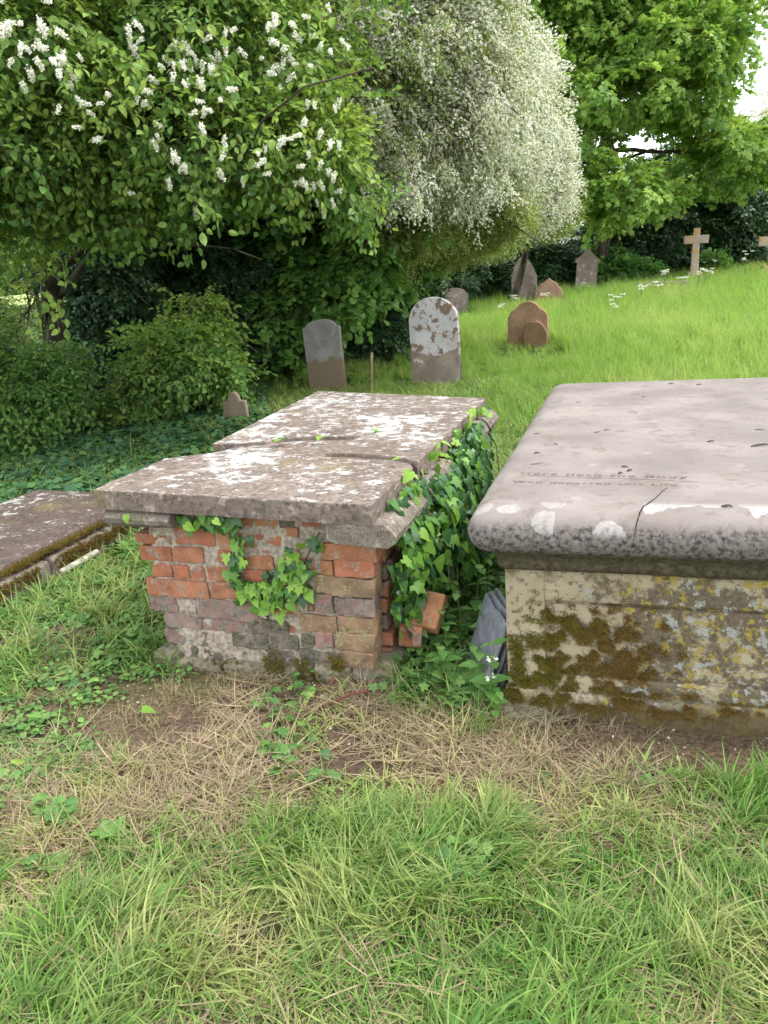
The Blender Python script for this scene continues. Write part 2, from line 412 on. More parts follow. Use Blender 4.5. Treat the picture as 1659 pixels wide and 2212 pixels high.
M['st_rough'] = stone_mat('broken_dark_stone', (.13, .085, .05), (.24, .14, .08), .4, (.1, .09, .05), .55)
M['st_cross'] = stone_mat('lichened_cross_stone', (.34, .27, .21), (.42, .35, .30), .8, (.48, .27, .05), .53)

def ground_mat():
    g = G('soil_and_thatch'); co = g.geo.outputs['Position']
    n1 = g.noise(2.6, 5, .6, co); n2 = g.noise(60, 5, .7, co); n3 = g.noise(14, 5, .65, co)
    P = g.xyz(co)
    soil = g.mix(g.step(n2, .3, .7), (.06, .038, .026), (.15, .10, .075))
    thatch = g.mix(g.step(n2, .35, .65), (.075, .055, .032), (.19, .135, .085))
    green = g.mix(g.step(n2, .35, .65), (.03, .055, .012), (.07, .115, .022))
    c = g.mix(g.step(g.math('ADD', n1, g.math('MULTIPLY', n3, .4)), .62, .78), soil, thatch)
    far = g.step(g.math('ADD', P[1], g.math('MULTIPLY', n1, 2)), 3.0, 5.0)
    near = g.step(g.math('ADD', P[1], g.math('MULTIPLY', n1, 1)), 2.3, 1.9)
    c = g.mix(g.math('MULTIPLY', near, .45), c, green); c = g.mix(far, c, green)
    fld = g.step(P[1], 31, 36); c = g.mix(fld, c, (.30, .36, .13))
    peb = g.math('MULTIPLY', g.step(g.voro(75, co), .12, .08), g.step(P[1], 5, 4))
    c = g.mix(peb, c, (.45, .40, .33))
    return g.finish(c, .97, g.bump(n2, .8, .02, g.bump(n3, .6, .03)), .1)
M['ground'] = ground_mat()

# ------------------------------------------------------------------ ground
def axis(fine0, fine1, step, lo, hi):
    a = list(np.arange(fine0, fine1+1e-6, step)); s = step
    up = [fine1]
    while up[-1] < hi: s *= 1.13; up.append(up[-1]+s)
    s = step; dn = [fine0]
    while dn[-1] > lo: s *= 1.13; dn.append(dn[-1]-s)
    return np.array(sorted(set(np.round(dn[1:] + a + up[1:], 5))))
gx = axis(-3.2, 3.2, .045, -420, 420); gy = axis(.6, 6, .045, -60, 700)
XX, YY = np.meshgrid(gx, gy); ZZ = terr(XX, YY)
ns = np.array([[mnoise.noise(Vector((x*7, y*7, 0))) + .5*mnoise.noise(Vector((x*17, y*17, 3))) if abs(x) < 4 and 0 < y < 8 else 0 for x in gx] for y in gy])
ZZ = ZZ + ns*.009
nx_, ny_ = len(gx), len(gy)
I = np.arange(nx_*ny_).reshape(ny_, nx_)
Fq = np.stack([I[:-1, :-1], I[:-1, 1:], I[1:, 1:], I[1:, :-1]], -1).reshape(-1, 4)
ground = obj('ground', mesh('ground', np.stack([XX, YY, ZZ], -1).reshape(-1, 3), Fq, M['ground'], True))
tag(ground, 'churchyard ground of soil, dry thatch and grass', kind='structure')

# ------------------------------------------------------------------ instancing of clumps on points (one geometry node group)
def make_gn():
    ng = bpy.data.node_groups.new('place_clumps', 'GeometryNodeTree')
    ng.interface.new_socket('Geometry', in_out='INPUT', socket_type='NodeSocketGeometry')
    ng.interface.new_socket('Clumps', in_out='INPUT', socket_type='NodeSocketCollection')
    ng.interface.new_socket('Geometry', in_out='OUTPUT', socket_type='NodeSocketGeometry')
    gi = ng.nodes.new('NodeGroupInput'); go = ng.nodes.new('NodeGroupOutput')
    ip = ng.nodes.new('GeometryNodeInstanceOnPoints'); ci = ng.nodes.new('GeometryNodeCollectionInfo')
    ci.inputs['Separate Children'].default_value = True; ci.inputs['Reset Children'].default_value = True
    ip.inputs['Pick Instance'].default_value = True
    def na(n, t):
        a = ng.nodes.new('GeometryNodeInputNamedAttribute'); a.data_type = t; a.inputs[0].default_value = n; return a.outputs[0]
    e = ng.nodes.new('FunctionNodeEulerToRotation')
    l = ng.links.new
    l(gi.outputs[0], ip.inputs['Points']); l(gi.outputs[1], ci.inputs[0]); l(ci.outputs[0], ip.inputs['Instance'])
    l(na('idx', 'INT'), ip.inputs['Instance Index']); l(na('rot', 'FLOAT_VECTOR'), e.inputs[0]); l(e.outputs[0], ip.inputs['Rotation'])
    l(na('scl', 'FLOAT'), ip.inputs['Scale']); l(ip.outputs[0], go.inputs[0])
    return ng
GN = make_gn()
def source(name, meshes):
    c = bpy.data.collections.new(name)
    for i, me in enumerate(meshes):
        c.objects.link(bpy.data.objects.new(name, me))
    c['n'] = len(meshes)
    return c
def scatter(name, coll, P, rot, scl, tint, parent=None, mat=None):
    P = np.asarray(P, float); n = len(P)
    me = bpy.data.meshes.new(name); me.vertices.add(n); me.vertices.foreach_set('co', P.astype(np.float32).ravel())
    def at(nm, t, d, key):
        a = me.attributes.new(nm, t, 'POINT'); a.data.foreach_set(key, d)
    at('rot', 'FLOAT_VECTOR', np.asarray(rot, np.float32).ravel(), 'vector')
    at('scl', 'FLOAT', np.asarray(np.broadcast_to(scl, n), np.float32), 'value')
    at('tint', 'FLOAT', np.asarray(np.broadcast_to(tint, n), np.float32), 'value')
    at('idx', 'INT', rng.integers(0, coll['n'], n).astype(np.int32), 'value')
    if mat: me.materials.append(mat)
    o = obj(name, me, parent)
    md = o.modifiers.new('place', 'NODES'); md.node_group = GN
    md[[i.identifier for i in GN.interface.items_tree if i.name == 'Clumps'][0]] = coll
    return o

# ------------------------------------------------------------------ leaf and blade shapes
def blades(n, spread, length, width, lean, curl, seg=4, flat=False, r=None, flow=0):
    r = r or rng
    th = r.uniform(0, 2*pi, n); rr = spread*np.sqrt(r.uniform(0, 1, n))
    base = np.stack([rr*np.cos(th), rr*np.sin(th), np.zeros(n)], -1)
    ph = r.uniform(0, 2*pi, n) if not flow else r.normal(0, flow, n); Ls = r.uniform(*length, n); ws = r.uniform(*width, n)
    ln = r.uniform(*lean, n); cu = r.uniform(*curl, n)
    V = []; F = []; A = []
    for i in range(n):
        h = np.array([cos(ph[i]), sin(ph[i]), 0]); s = np.array([-sin(ph[i]), cos(ph[i]), 0])
        tw = r.uniform(-.5, .5); s = s*cos(tw) + np.array([0, 0, 1])*sin(tw)
        p = base[i].copy() + np.array([0, 0, -.006]); a = ln[i]; o = len(V); side = r.uniform(-.5, .5)
        for k in range(seg+1):
            t = k/seg; wd = ws[i]*(1-t**1.6)*.5 + .0002
            if flat: p[2] = max(p[2], .002 + .01*r.uniform()*t)
            if k < seg: V += [p - s*wd, p + s*wd]
            else: V.append(p.copy())
            d = h*sin(a) + np.array([0, 0, 1])*cos(a); p = p + d*Ls[i]/seg + s*side*Ls[i]*.06*k; a += cu[i]/seg
            if p[2] < 0: p[2] = 0.003
        for k in range(seg-1): F.append((o+2*k, o+2*k+1, o+2*k+3, o+2*k+2))
        F.append((o+2*seg-2, o+2*seg-1, o+2*seg)); A += [r.uniform()]*(2*seg+1)
    return np.array(V), F, A
def outline_leaf(pts, fold=.25, droop=.25, mid=3):
    """leaf from half outline [(t along, half width)], lying along +X, folded on the midrib"""
    V = []; F = []; n = len(pts)
    for t, wd in pts:
        z = -droop*t*t
        V += [(t, 0, z), (t, wd, z+abs(wd)*fold), (t, -wd, z+abs(wd)*fold)]
    for i in range(n-1):
        a, b = 3*i, 3*(i+1)
        F += [(a, b, b+1, a+1), (a, a+2, b+2, b)]
    return np.array(V, float), F
def fan_leaf(outline, fold=.12, droop=.2):
    """leaf as a fan from its base: outline = list of (x, y) for the +Y half, base to tip"""
    V = [(0.28, 0, 0)]; F = []
    up = [(x, y) for x, y in outline]; dn = [(x, -y) for x, y in outline[::-1][1:]]
    for x, y in up+dn: V.append((x, y, abs(y)*fold - droop*max(0, x)**2 - .12*abs(y)**2))
    for i in range(1, len(V)-1): F.append((0, i, i+1))
    F.append((0, len(V)-1, 1))
    return np.array(V, float), F
OVAL = outline_leaf([(0, .01), (.15, .2), (.4, .31), (.7, .25), (.9, .1), (1, .005)])
OVAL_LO = outline_leaf([(0, .01), (.3, .3), (.72, .24), (1, .005)])
HAWL = fan_leaf([(0, .03), (.35, .32), (.42, .15), (.75, .38), (.72, .12), (1, 0)], .1, .1)
IVYL = fan_leaf([(0, .0), (-.14, .26), (.06, .50), (.26, .30), (.56, .43), (.60, .20), (1, 0)], .18, .22)
IVYB = fan_leaf([(0, .0), (-.1, .22), (.08, .42), (.35, .40), (.65, .24), (1, 0)], .18, .28)
IVYD = fan_leaf([(0, .0), (-.12, .3), (.2, .42), (.45, .28), (.7, .2), (1, 0)], .15, .2)
MAPL = fan_leaf([(0, .0), (-.1, .25), (.1, .6), (.28, .32), (.55, .62), (.62, .22), (1, 0)], .08, .25)
ROUND = fan_leaf([(0, .0), (-.1, .3), (.2, .52), (.6, .48), (.9, .25), (1, 0)], .15, .1)
def nettle_leaf():
    pts = []; n = 8
    for i in range(n):
        t = i/n; w0 = .36*(sin(pi*min(1, t*1.0+.12)**.8))*(1-t*.25)
        pts += [(t, w0), (t+.08, w0*.86)]
    return outline_leaf([(0, .02)] + pts[1:] + [(1.05, .004)], .2, .3)
NETTLE = nettle_leaf()
def dock_leaf():
    return outline_leaf([(t, .17*sin(pi*t**.75)*(1+.08*sin(t*40))+.006) for t in np.linspace(0, 1, 12)], .3, .35)
DOCK = dock_leaf()
def place(LV, size, pos, fwd, up, roll=0):
    f = np.asarray(fwd, float); f = f/np.linalg.norm(f); u = np.asarray(up, float)
    s = np.cross(u, f); s = s/(np.linalg.norm(s)+1e-9); u = np.cross(f, s)
    if roll: s, u = s*cos(roll)+u*sin(roll), u*cos(roll)-s*sin(roll)
    return np.asarray(pos) + size*(LV[:, :1]*f + LV[:, 1:2]*s + LV[:, 2:]*u)
def spray(leaf, nleaf, length, size, mat_leaf=0, droop=.3, spread=.9, twig=.002, r=None, subs=3, flowers=None):
    """a leafy twig along +X; several side shoots"""
    r = r or rng; parts = []
    shoots = [((0, 0, 0), (1, 0, 0), length)]
    for k in range(subs):
        t = r.uniform(.15, .7); a = r.uniform(.5, 1.1)*r.choice([-1, 1]); b = r.uniform(-.5, .4)
        shoots.append(((t*length, 0, -droop*t*t*length), (cos(a)*cos(b), sin(a)*cos(b), sin(b)), length*r.uniform(.4, .7)))
    per = max(2, nleaf//len(shoots))
    for p0, d, ln in shoots:
        p0 = np.array(p0); d = np.array(d)
        path = [p0 + d*ln*t + np.array([0, 0, -droop*t*t*ln]) for t in np.linspace(0, 1, 4)]
        v, f = tube(path, [twig, twig*.8, twig*.6, twig*.3], 3, False); parts.append((v, f, 1, .5))
        for i in range(per):
            t = (i+r.uniform(.3, 1))/per; p = p0 + d*ln*t + np.array([0, 0, -droop*t*t*ln])
            sd = np.cross(d, [0, 0, 1]); sd = sd/(np.linalg.norm(sd)+1e-9); sg = 1 if i % 2 else -1
            fw = d*r.uniform(.2, 1) + sd*sg*spread*r.uniform(.5, 1.1) + np.array([0, 0, r.uniform(-.75, .3)])
            up = np.array([r.uniform(-.5, .5), r.uniform(-.5, .5), 1])
            parts.append((place(leaf[0], size*r.uniform(.65, 1.15), p, fw, up), leaf[1], mat_leaf, r.uniform()))
        if flowers: parts += flowers(p0, d, ln, droop, r)
    return join(parts)
def quads(center, n, rad, size, mat, r, flat=.6):
    V = []; F = []
    for i in range(n):
        c = np.asarray(center) + r.normal(0, 1, 3)*rad*np.array([1, 1, flat])
        a = r.normal(0, 1, 3); a = a/ np.linalg.norm(a); b = np.cross(a, r.normal(0, 1, 3)); b /= np.linalg.norm(b)
        s = size*r.uniform(.7, 1.3)*.5; o = len(V); V += [c-a*s-b*s*.5, c+a*s*.2-b*s, c+a*s+b*s*.5, c-a*s*.2+b*s]; F.append((o, o+1, o+2, o+3))
    return (np.array(V), F, mat, r.uniform())
def haw_flowers(p0, d, ln, droop, r):
    out = []
    for i in range(4):
        t = (i+.8)/4; p = p0 + d*ln*t + np.array([0, 0, -droop*t*t*ln]) + np.array([0, 0, .012]) + r.normal(0, .008, 3)
        out.append(quads(p, 10, .010, .014, 2, r))
    return out
def mk(name, pk, mats): V, F, Mi, A = pk; return mesh(name, V, F, mats, False, A, Mi)
r0 = np.random.default_rng(3)
SRC = {}
SRC['cherry'] = source('leafy_shoot', [mk('leafy_shoot', spray(OVAL, 18, .33, .068, r=r0, droop=.35), [M['cherry'], M['twig']]) for _ in range(5)])
SRC['hazel'] = source('hazel_shoot', [mk('hazel_shoot', spray(ROUND, 16, .36, .08, r=r0, droop=.3), [M['hazel'], M['twig']]) for _ in range(5)])
SRC['haw'] = source('hawthorn_shoot', [mk('hawthorn_shoot', spray(HAWL, 42, .34, .034, r=r0, droop=.45, subs=5), [M['haw'], M['twig'], M['petal']]) for _ in range(4)])
SRC['blossom'] = source('blossom_shoot', [mk('blossom_shoot', spray(HAWL, 26, .34, .032, r=r0, droop=.45, subs=4, flowers=haw_flowers), [M['haw'], M['twig'], M['petal']]) for _ in range(5)])
SRC['maple'] = source('sycamore_shoot', [mk('sycamore_shoot', spray(MAPL, 20, .5, .13, r=r0, droop=.25, spread=1.2, subs=4), [M['maple'], M['twig']]) for _ in range(5)])
SRC['dark'] = source('evergreen_shoot', [mk('evergreen_shoot', spray(IVYD, 30, .36, .062, r=r0, droop=.2, subs=4), [M['dark'], M['twig']]) for _ in range(5)])

# ------------------------------------------------------------------ tree crowns made of many leafy shoots inside lobes
def blob(X, Y, d, rx, ry, dep):
    """a lobe of foliage seen at picture point X,Y, d metres away"""
    c = aty(X, Y, d); dist = np.linalg.norm(c-CAMP)
    return (c, np.array([rx*dist/FPX, dep, ry*dist/FPX]))
def crown_points(blobs, n, inner=.35, lumps=.25, seed=0, floor=.15):
    vol = np.array([(b[1][0]*b[1][2] + b[1][0]*b[1][1] + b[1][1]*b[1][2]) for b in blobs]); vol = vol/vol.sum()
    r = np.random.default_rng(seed); P = []; Nn = []
    for (c, rad), f in zip(blobs, vol):
        m = int(n*f); v = r.normal(0, 1, (m, 3)); v /= np.linalg.norm(v, axis=1, keepdims=True)
        q = (inner**2 + (1-inner**2)*r.uniform(0, 1, m)**.8)**.5
        lump = np.array([mnoise.noise(Vector(x*2.2 + c)) + .5*mnoise.noise(Vector(x*5 + c)) for x in v])
        q = q*(1 + lumps*lump*2)
        P.append(c + v*rad*q[:, None]); nn = v/rad; nn /= np.linalg.norm(nn, axis=1, keepdims=True); Nn.append(nn)
    P = np.concatenate(P); Nn = np.concatenate(Nn)
    k = P[:, 2] > terr(P[:, 0], P[:, 1]) + floor
    return P[k], Nn[k]
def shoot_rot(Nn, r, droop=.25, jitter=.7):
    d = Nn + r.normal(0, jitter, Nn.shape)*.6; d[:, 2] -= droop; d /= np.linalg.norm(d, axis=1, keepdims=True)
    yaw = np.arctan2(d[:, 1], d[:, 0]); pit = -np.arcsin(np.clip(d[:, 2], -1, 1)); rol = r.normal(0, .35, len(d))
    return np.stack([rol, pit*.8, yaw], -1)
def crown(tree, name, src, blobs, n, scl=(.8, 1.25), tint=(0, .4), seed=0, lumps=.25, inner=.35, droop=.25, tint_up=.0, keep=None):
    rc = REACH[src]*.5*(scl[0]+scl[1])*.55; blobs = [(c, np.maximum(rad-rc, .4*rad)) for c, rad in blobs]
    P, Nn = crown_points(blobs, n, inner, lumps, seed); r = np.random.default_rng(seed+5)
    if keep is not None: k = keep(P, r); P = P[k]; Nn = Nn[k]
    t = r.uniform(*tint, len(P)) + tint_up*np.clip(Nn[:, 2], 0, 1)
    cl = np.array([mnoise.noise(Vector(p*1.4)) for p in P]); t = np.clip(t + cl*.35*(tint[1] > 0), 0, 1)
    o = scatter(name, SRC[src], P - np.array(tree.location), shoot_rot(Nn, r, droop), r.uniform(*scl, len(P)), t, tree)
    return tag(o, kind='stuff')
def trunk_and_limbs(tree, base, top, r0_, targets, seed=0, name='trunk', r1=None):
    O = np.array(tree.location)
    v, f = tube(wobble(base, top, 9, .05, seed)-O, np.linspace(r0_, r1 or r0_*.45, 10), 10)
    obj(name, mesh(name, v, f, M['bark'], True), tree)
    for i, t in enumerate(targets):
        s = np.asarray(base)*(1-.0) + (np.asarray(top)-np.asarray(base))*random.uniform(.35, .95)
        v, f = tube(wobble(s, t, 8, .12, seed+i*3+1, .15)-O, np.linspace(r0_*.35, .012, 9), 6)
        obj('limb', mesh('limb', v, f, M['bark'], True), tree)
        for q in range(3):
            s2 = s*.4+np.asarray(t)*.6; e = np.asarray(t) + np.random.default_rng(seed+i*7+q).normal(0, .5, 3)
            v, f = tube(wobble(s2, e, 6, .15, seed+q+i)-O, np.linspace(r0_*.12, .005, 7), 5)
            obj('branch', mesh('branch', v, f, M['bark'], True), tree)

REACH = dict(cherry=.34, hazel=.34, haw=.34, blossom=.32, maple=.5, dark=.3)
def B(*a): return [blob(*x) for x in a]
def tree_at(name, X, Y, dist=None, **kw):
    p = gnd(X, Y) if dist is None else aty(X, Y, dist)
    p[2] = terr(p[0], p[1]); return empty(name, p, **kw)
def floret_spike(r):
    parts = [tube([(0, 0, 0), (.04, 0, -.003), (.08, 0, -.018), (.105, 0, -.03)], [.0015, .0012, .001, .0005], 3)+(1, .5)]
    for i in range(30):
        t = .2+.8*i/30; a = i*2.4; rad = .021*(1-.5*t); c = np.array([.105*t, 0, -.03*t*t]) + rad*np.array([0, cos(a), sin(a)])
        parts.append(quads(c, 4, .005, .0135, 0, r, 1))
    return mk('flower_spike', join(parts), [M['petal'], M['stem']])
SPIKES = [floret_spike(np.random.default_rng(i)) for i in range(4)]

# --- bird cherry overhanging from the upper left
t1 = tree_at('bird_cherry_tree', 100, 905, label='bird cherry with white hanging flower spikes reaching over from the upper left', cat='tree')
b1 = B((60, 110, 5.8, 220, 230, 1.0), (330, 60, 6.4, 250, 190, 1.1), (580, 130, 6.6, 165, 160, .9), (300, 290, 6.1, 310, 140, .9), (560, 310, 6.3, 200, 100, .8), (80, 330, 6.1, 160, 100, .8), (-150, 250, 5.8, 240, 300, 1.2), (250, -160, 6.8, 460, 180, 1.4), (690, 300, 6.6, 100, 130, .6), (770, 420, 6.8, 75, 60, .5), (230, 440, 6.4, 150, 60, .6))
crown(t1, 'crown', 'cherry', b1, 6200, scl=(.55, 1.15), lumps=.42, tint=(.1, .75), seed=1, tint_up=.25)
bs = np.array(t1.location); 
trunk_and_limbs(t1, bs, aty(120, 250, 7.0), .11, [aty(500, 330, 6.0), aty(640, 120, 6.6), aty(330, 60, 6.4), aty(60, 300, 5.8), aty(300, 420, 6.0)], 2)
# flower spikes, each one its own part, on the outer face of the lobes
rs = np.random.default_rng(11); O1 = np.array(t1.location); n_sp = 0
spots = [(70+rs.normal(0, 20)+q*17, 70+q*26+rs.normal(0, 16)) for q in range(7) for _ in range(6)]
spots += [(rs.uniform(0, 130), rs.uniform(0, 110)) for _ in range(16)]
for cx_, cy_, sx, sy, k in [(300, 60, 40, 30, 8), (360, 110, 60, 30, 14), (430, 130, 50, 30, 14), (600, 80, 60, 25, 26), (660, 60, 50, 30, 14), (560, 130, 60, 40, 12), (470, 215, 30, 10, 10), (440, 180, 60, 20, 8),
        (410, 360, 60, 40, 14), (500, 330, 60, 40, 12), (640, 300, 50, 50, 14), (620, 400, 50, 30, 16), (680, 350, 40, 40, 14), (700, 430, 30, 20, 6), (330, 330, 50, 40, 6), (300, 240, 60, 40, 7), (520, 380, 70, 30, 8), (850, 470, 18, 20, 6), (700, 220, 60, 60, 14)]:
    spots += [(rs.normal(cx_, sx), rs.normal(cy_, sy)) for _ in range(k)]
for X, Y in [(a+rs.normal(0, 26), b+rs.normal(0, 22)) for a, b in spots[:290] if rs.uniform() < .6]:
    best = None
    for c, rad in b1:       # nearest point where the line of sight enters a lobe
        d = ray(X, Y); oc = (CAMP-c)/rad; dd = d/rad; A = dd@dd; Bq = oc@dd; Cq = oc@oc-1; D = Bq*Bq-A*Cq
        if D > 0:
            t = (-Bq-math.sqrt(D))/A
            if best is None or t < best: best = t
    if best is None: best = 6.2
    p = CAMP + ray(X, Y)*(best-.03-.12*rs.uniform()) - O1
    o = obj('flower_spike', SPIKES[n_sp % 4], t1, p, (rs.normal(0, .3), rs.uniform(-.5, 1.2), rs.uniform(0, 2*pi))); n_sp += 1
    o.scale = (rs.uniform(.5, .82),)*3

# --- big dark trees behind the bird cherry, with ivy-clad trunks
t2 = tree_at('ivy_clad_tree', 235, 868, label='thick dark trunk wrapped in ivy, the broader of two at left under the bird cherry', cat='tree')
p2 = np.array(t2.location); y2 = p2[1]
trunk_and_limbs(t2, p2, aty(260, -200, y2), .22, [aty(60, 60, y2), aty(500, 60, y2+.5), aty(330, -100, y2)], 5)
crown(t2, 'crown', 'hazel', B((150, 60, y2+.6, 380, 240, 1.6), (480, 0, y2+1, 350, 260, 1.6), (60, 260, y2+.3, 200, 90, 1.2), (380, 300, y2+.8, 300, 170, 1.3)), 4200, tint=(0, .1), seed=3)
crown(t2, 'ivy', 'dark', B((235, 620, y2-.15, 75, 150, .45), (240, 760, y2-.1, 85, 120, .5), (230, 480, y2-.1, 90, 110, .45), (290, 700, y2, 50, 170, .4)), 1500, scl=(.6, 1.0), tint=(0, .12), seed=4, lumps=.15, droop=.5)
t3 = tree_at('ivy_clad_tree', 480, 822, label='slimmer dark ivy-covered trunk left of the grey leaning headstone', cat='tree')
p3 = np.array(t3.location); y3 = p3[1]
trunk_and_limbs(t3, p3, aty(470, -150, y3), .16, [aty(700, 100, y3), aty(300, 200, y3+.5), aty(600, 350, y3+.3)], 8)
crown(t3, 'crown', 'hazel', B((640, 60, y3+.8, 300, 250, 1.5), (700, 330, y3+1, 230, 190, 1.3), (400, 250, y3+1.5, 300, 250, 1.3), (560, 480, y3+.5, 170, 110, 1.0)), 3800, tint=(0, .08), seed=9)
crown(t3, 'ivy', 'dark', B((465, 560, y3-.1, 65, 150, .4), (475, 720, y3-.1, 60, 110, .4), (540, 640, y3+.1, 60, 150, .5)), 1300, scl=(.6, 1.0), tint=(0, .15), seed=6, lumps=.15, droop=.5)

# --- hazel in leaf behind the grey headstone
t4 = tree_at('hazel_bush', 620, 815, label='leafy green hazel hanging low behind the grey leaning headstone', cat='bush')
p4 = np.array(t4.location); y4 = p4[1]
crown(t4, 'crown', 'hazel', B((640, 560, y4+.5, 120, 120, .8), (760, 560, y4+.2, 110, 100, .7), (740, 640, y4-.1, 90, 50, .5), (590, 660, y4+.2, 90, 110, .6), (620, 740, y4+.5, 100, 80, .6), (560, 480, y4+.5, 140, 90, .8), (770, 480, y4+.6, 130, 90, .8), (850, 560, y4+1.5, 70, 80, .7)), 2400, scl=(.7, 1.3), tint=(.35, .95), seed=12, droop=.45, lumps=.45)
trunk_and_limbs(t4, p4, aty(640, 560, y4+.4), .06, [aty(740, 560, y4+.3), aty(580, 500, y4+.4), aty(800, 620, y4+.2)], 14)

# --- white hawthorn
t5 = tree_at('hawthorn_tree', 860, 690, 14.5, label='hawthorn smothered in white blossom arching down over the headstones', cat='tree')
p5 = np.array(t5.location)
b5 = B((700, 90, 8.6, 150, 150, 1.0), (680, 240, 8.7, 110, 90, .8), (850, 130, 9.5, 220, 170, 1.6), (760, 290, 9.2, 170, 130, 1.2), (930, 220, 9.8, 180, 130, 1.4), (1010, 330, 10.5, 120, 95, 1.1), (890, 370, 10, 160, 90, 1.1), (1070, 420, 11.5, 70, 62, .9), (1110, 370, 11, 50, 50, .7), (760, -60, 9.5, 300, 150, 1.8), (1010, 60, 10, 120, 120, 1.2), (1090, 260, 10.5, 65, 70, .8), (900, -60, 10, 190, 120, 1.2), (1020, 180, 10, 110, 90, 1))
crown(t5, 'crown', 'blossom', [(c+np.array([0, 0, .25]), r_*np.array([.84, .84, .78])) for c, r_ in b5], 5000, scl=(.6, 1.1), tint=(0, .6), seed=21, droop=.85, lumps=.36, inner=.6)
rb = np.random.default_rng(210); BP = []; BR = []
for i in range(120):
    a = aty(rb.uniform(680, 960), rb.uniform(-60, 200), rb.uniform(9, 10.5)); q = rb.uniform(0, 1)
    ox, oy = [(1100, 0), (1140, 150), (1175, 290), (1140, 400), (1050, 435), (920, 420), (800, 370), (690, 290), (640, 180)][rb.integers(0, 9)]
    e = aty(ox+rb.normal(0, 28)-rb.uniform(0, 1)**2*120, oy+rb.normal(0, 28)-20, rb.uniform(8.3, 10.8)); L_ = np.linalg.norm(e-a)
    m_ = int(L_*26)
    for k in range(m_):
        u = (k+rb.uniform())/m_; p_ = a*(1-u)+e*u + np.array([0, 0, 1.4*u*(1-u)*L_*.35]) + rb.normal(0, .07+.05*u, 3); tg = (e-a)/L_ + np.array([0, 0, .5*(1-2*u)-.35])
        tg = tg + rb.normal(0, .35, 3); tg /= np.linalg.norm(tg); BP.append(p_); BR.append((rb.normal(0, .4), -math.asin(tg[2]), math.atan2(tg[1], tg[0])))
    v, f = tube([a*(1-u)+e*u + np.array([0, 0, 1.4*u*(1-u)*L_*.35]) - p5 for u in np.linspace(0, .96, 8)], np.linspace(.018, .004, 8), 4)
    if i < 60: obj('bough', mesh('bough', v, f, M['bark']), t5)
tag(scatter('blossoming_boughs', SRC['blossom'], np.array(BP)-p5, np.array(BR), rb.uniform(.5, 1.05, len(BP)), rb.uniform(0, .7, len(BP)), t5), kind='stuff')
crown(t5, 'leafy_crown', 'haw', [(c+np.array([0, 0, .2]), r_*.88) for c, r_ in b5], 3500, scl=(.7, 1.2), tint=(.1, .8), seed=24, droop=.5, lumps=.36, inner=.5)
crown(t5, 'lower_crown', 'haw', B((1010, 475, 12.2, 130, 55, .9), (1080, 445, 12, 70, 50, .8), (930, 515, 12.5, 100, 60, .9), (840, 480, 11, 130, 90, .9)), 2000, scl=(.8, 1.2), tint=(.5, 1), seed=22, droop=.35)
trunk_and_limbs(t5, p5, aty(880, 200, 11.5), .16, [aty(1020, 300, 10), aty(760, 250, 9.6), aty(1120, 440, 11.3), aty(900, 60, 9.8), aty(1060, 100, 10.2), aty(940, 430, 10.6)], 23)
t5b = tree_at('hawthorn_tree', 1110, 640, 19.5, label='shorter hawthorn with cream blossom behind the pair of reddish headstones', cat='tree')
p5b = np.array(t5b.location)
crown(t5b, 'crown', 'haw', B((1180, 460, 19, 60, 45, 1.3), (1060, 510, 17, 60, 30, 1.2)), 600, scl=(.9, 1.4), tint=(.2, .8), seed=31)
crown(t5b, 'blossom', 'blossom', B((1170, 390, 17, 60, 90, 1.2), (1130, 200, 15, 60, 110, 1.2), (1140, 460, 17.5, 50, 40, .9), (1190, 300, 17, 40, 50, 1), (1210, 410, 18, 35, 40, .8)), 1500, scl=(.8, 1.3), tint=(.1, .6), seed=32)
trunk_and_limbs(t5b, p5b, aty(1170, 400, 18.5), .1, [aty(1200, 480, 19), aty(1150, 220, 16)], 33)

# --- sycamore on the right
t6 = tree_at('sycamore_tree', 1290, 585, 23.5, label='tall bright green sycamore with an open crown against the pale sky', cat='tree')
p6 = np.array(t6.location); y6 = 22
b6 = B((1290, 50, y6, 150, 95, 2.4), (1420, 100, y6-1, 120, 75, 2), (1530, 70, y6, 95, 60, 1.6), (1230, 190, y6-1, 85, 55, 1.8), (1350, 200, y6-1.5, 95, 50, 1.6), (1480, 215, y6, 100, 45, 1.6), (1230, 395, y6-1, 65, 70, 1.5), (1330, 410, y6-1, 85, 60, 1.5), (1410, 390, y6+1, 60, 35, 1), (1580, 310, y6, 60, 40, 1.3), (1430, -90, y6, 210, 95, 2.2), (1200, -40, y6-1, 150, 100, 2), (1270, 465, y6-1, 75, 30, 1.2), (1400, 430, y6, 70, 28, 1), (1210, 300, y6-1, 50, 50, 1.4), (1590, 110, y6-1, 60, 35, 1.2), (1610, 260, y6+1, 50, 35, 1.2), (1660, 330, y6+1, 60, 40, 1.2), (1560, 380, y6+1, 60, 30, 1.2), (1510, 280, y6+.5, 70, 30, 1.2), (1300, 300, y6+.5, 45, 30, 1))
HOLES = [(aty(X, Y, 21.5), rx, ry) for X, Y, rx, ry in [(1235, 480, 45, 30), (1312, 215, 24, 13), (1440, 352, 22, 12), (1238, 168, 16, 14), (1650, 165, 70, 62), (1640, 235, 30, 20), (1290, 330, 16, 24), (1665, 20, 45, 60), (1380, 160, 16, 12), (1210, 90, 10, 10)]]
def gaps(P, r):
    k = np.ones(len(P), bool)
    for c, rx, ry in HOLES:
        d = P-c; q = (d[:, 0]/(rx*22/FPX+.10))**2 + (d[:, 2]/(ry*22/FPX+.08))**2; k &= (q > 1) | (r.uniform(0, 1, len(P)) < .04)
    return k
crown(t6, 'crown', 'maple', b6, 7500, scl=(.6, 1.15), tint=(.1, .9), seed=41, lumps=.42, inner=.3, tint_up=.3, droop=.1, keep=gaps)
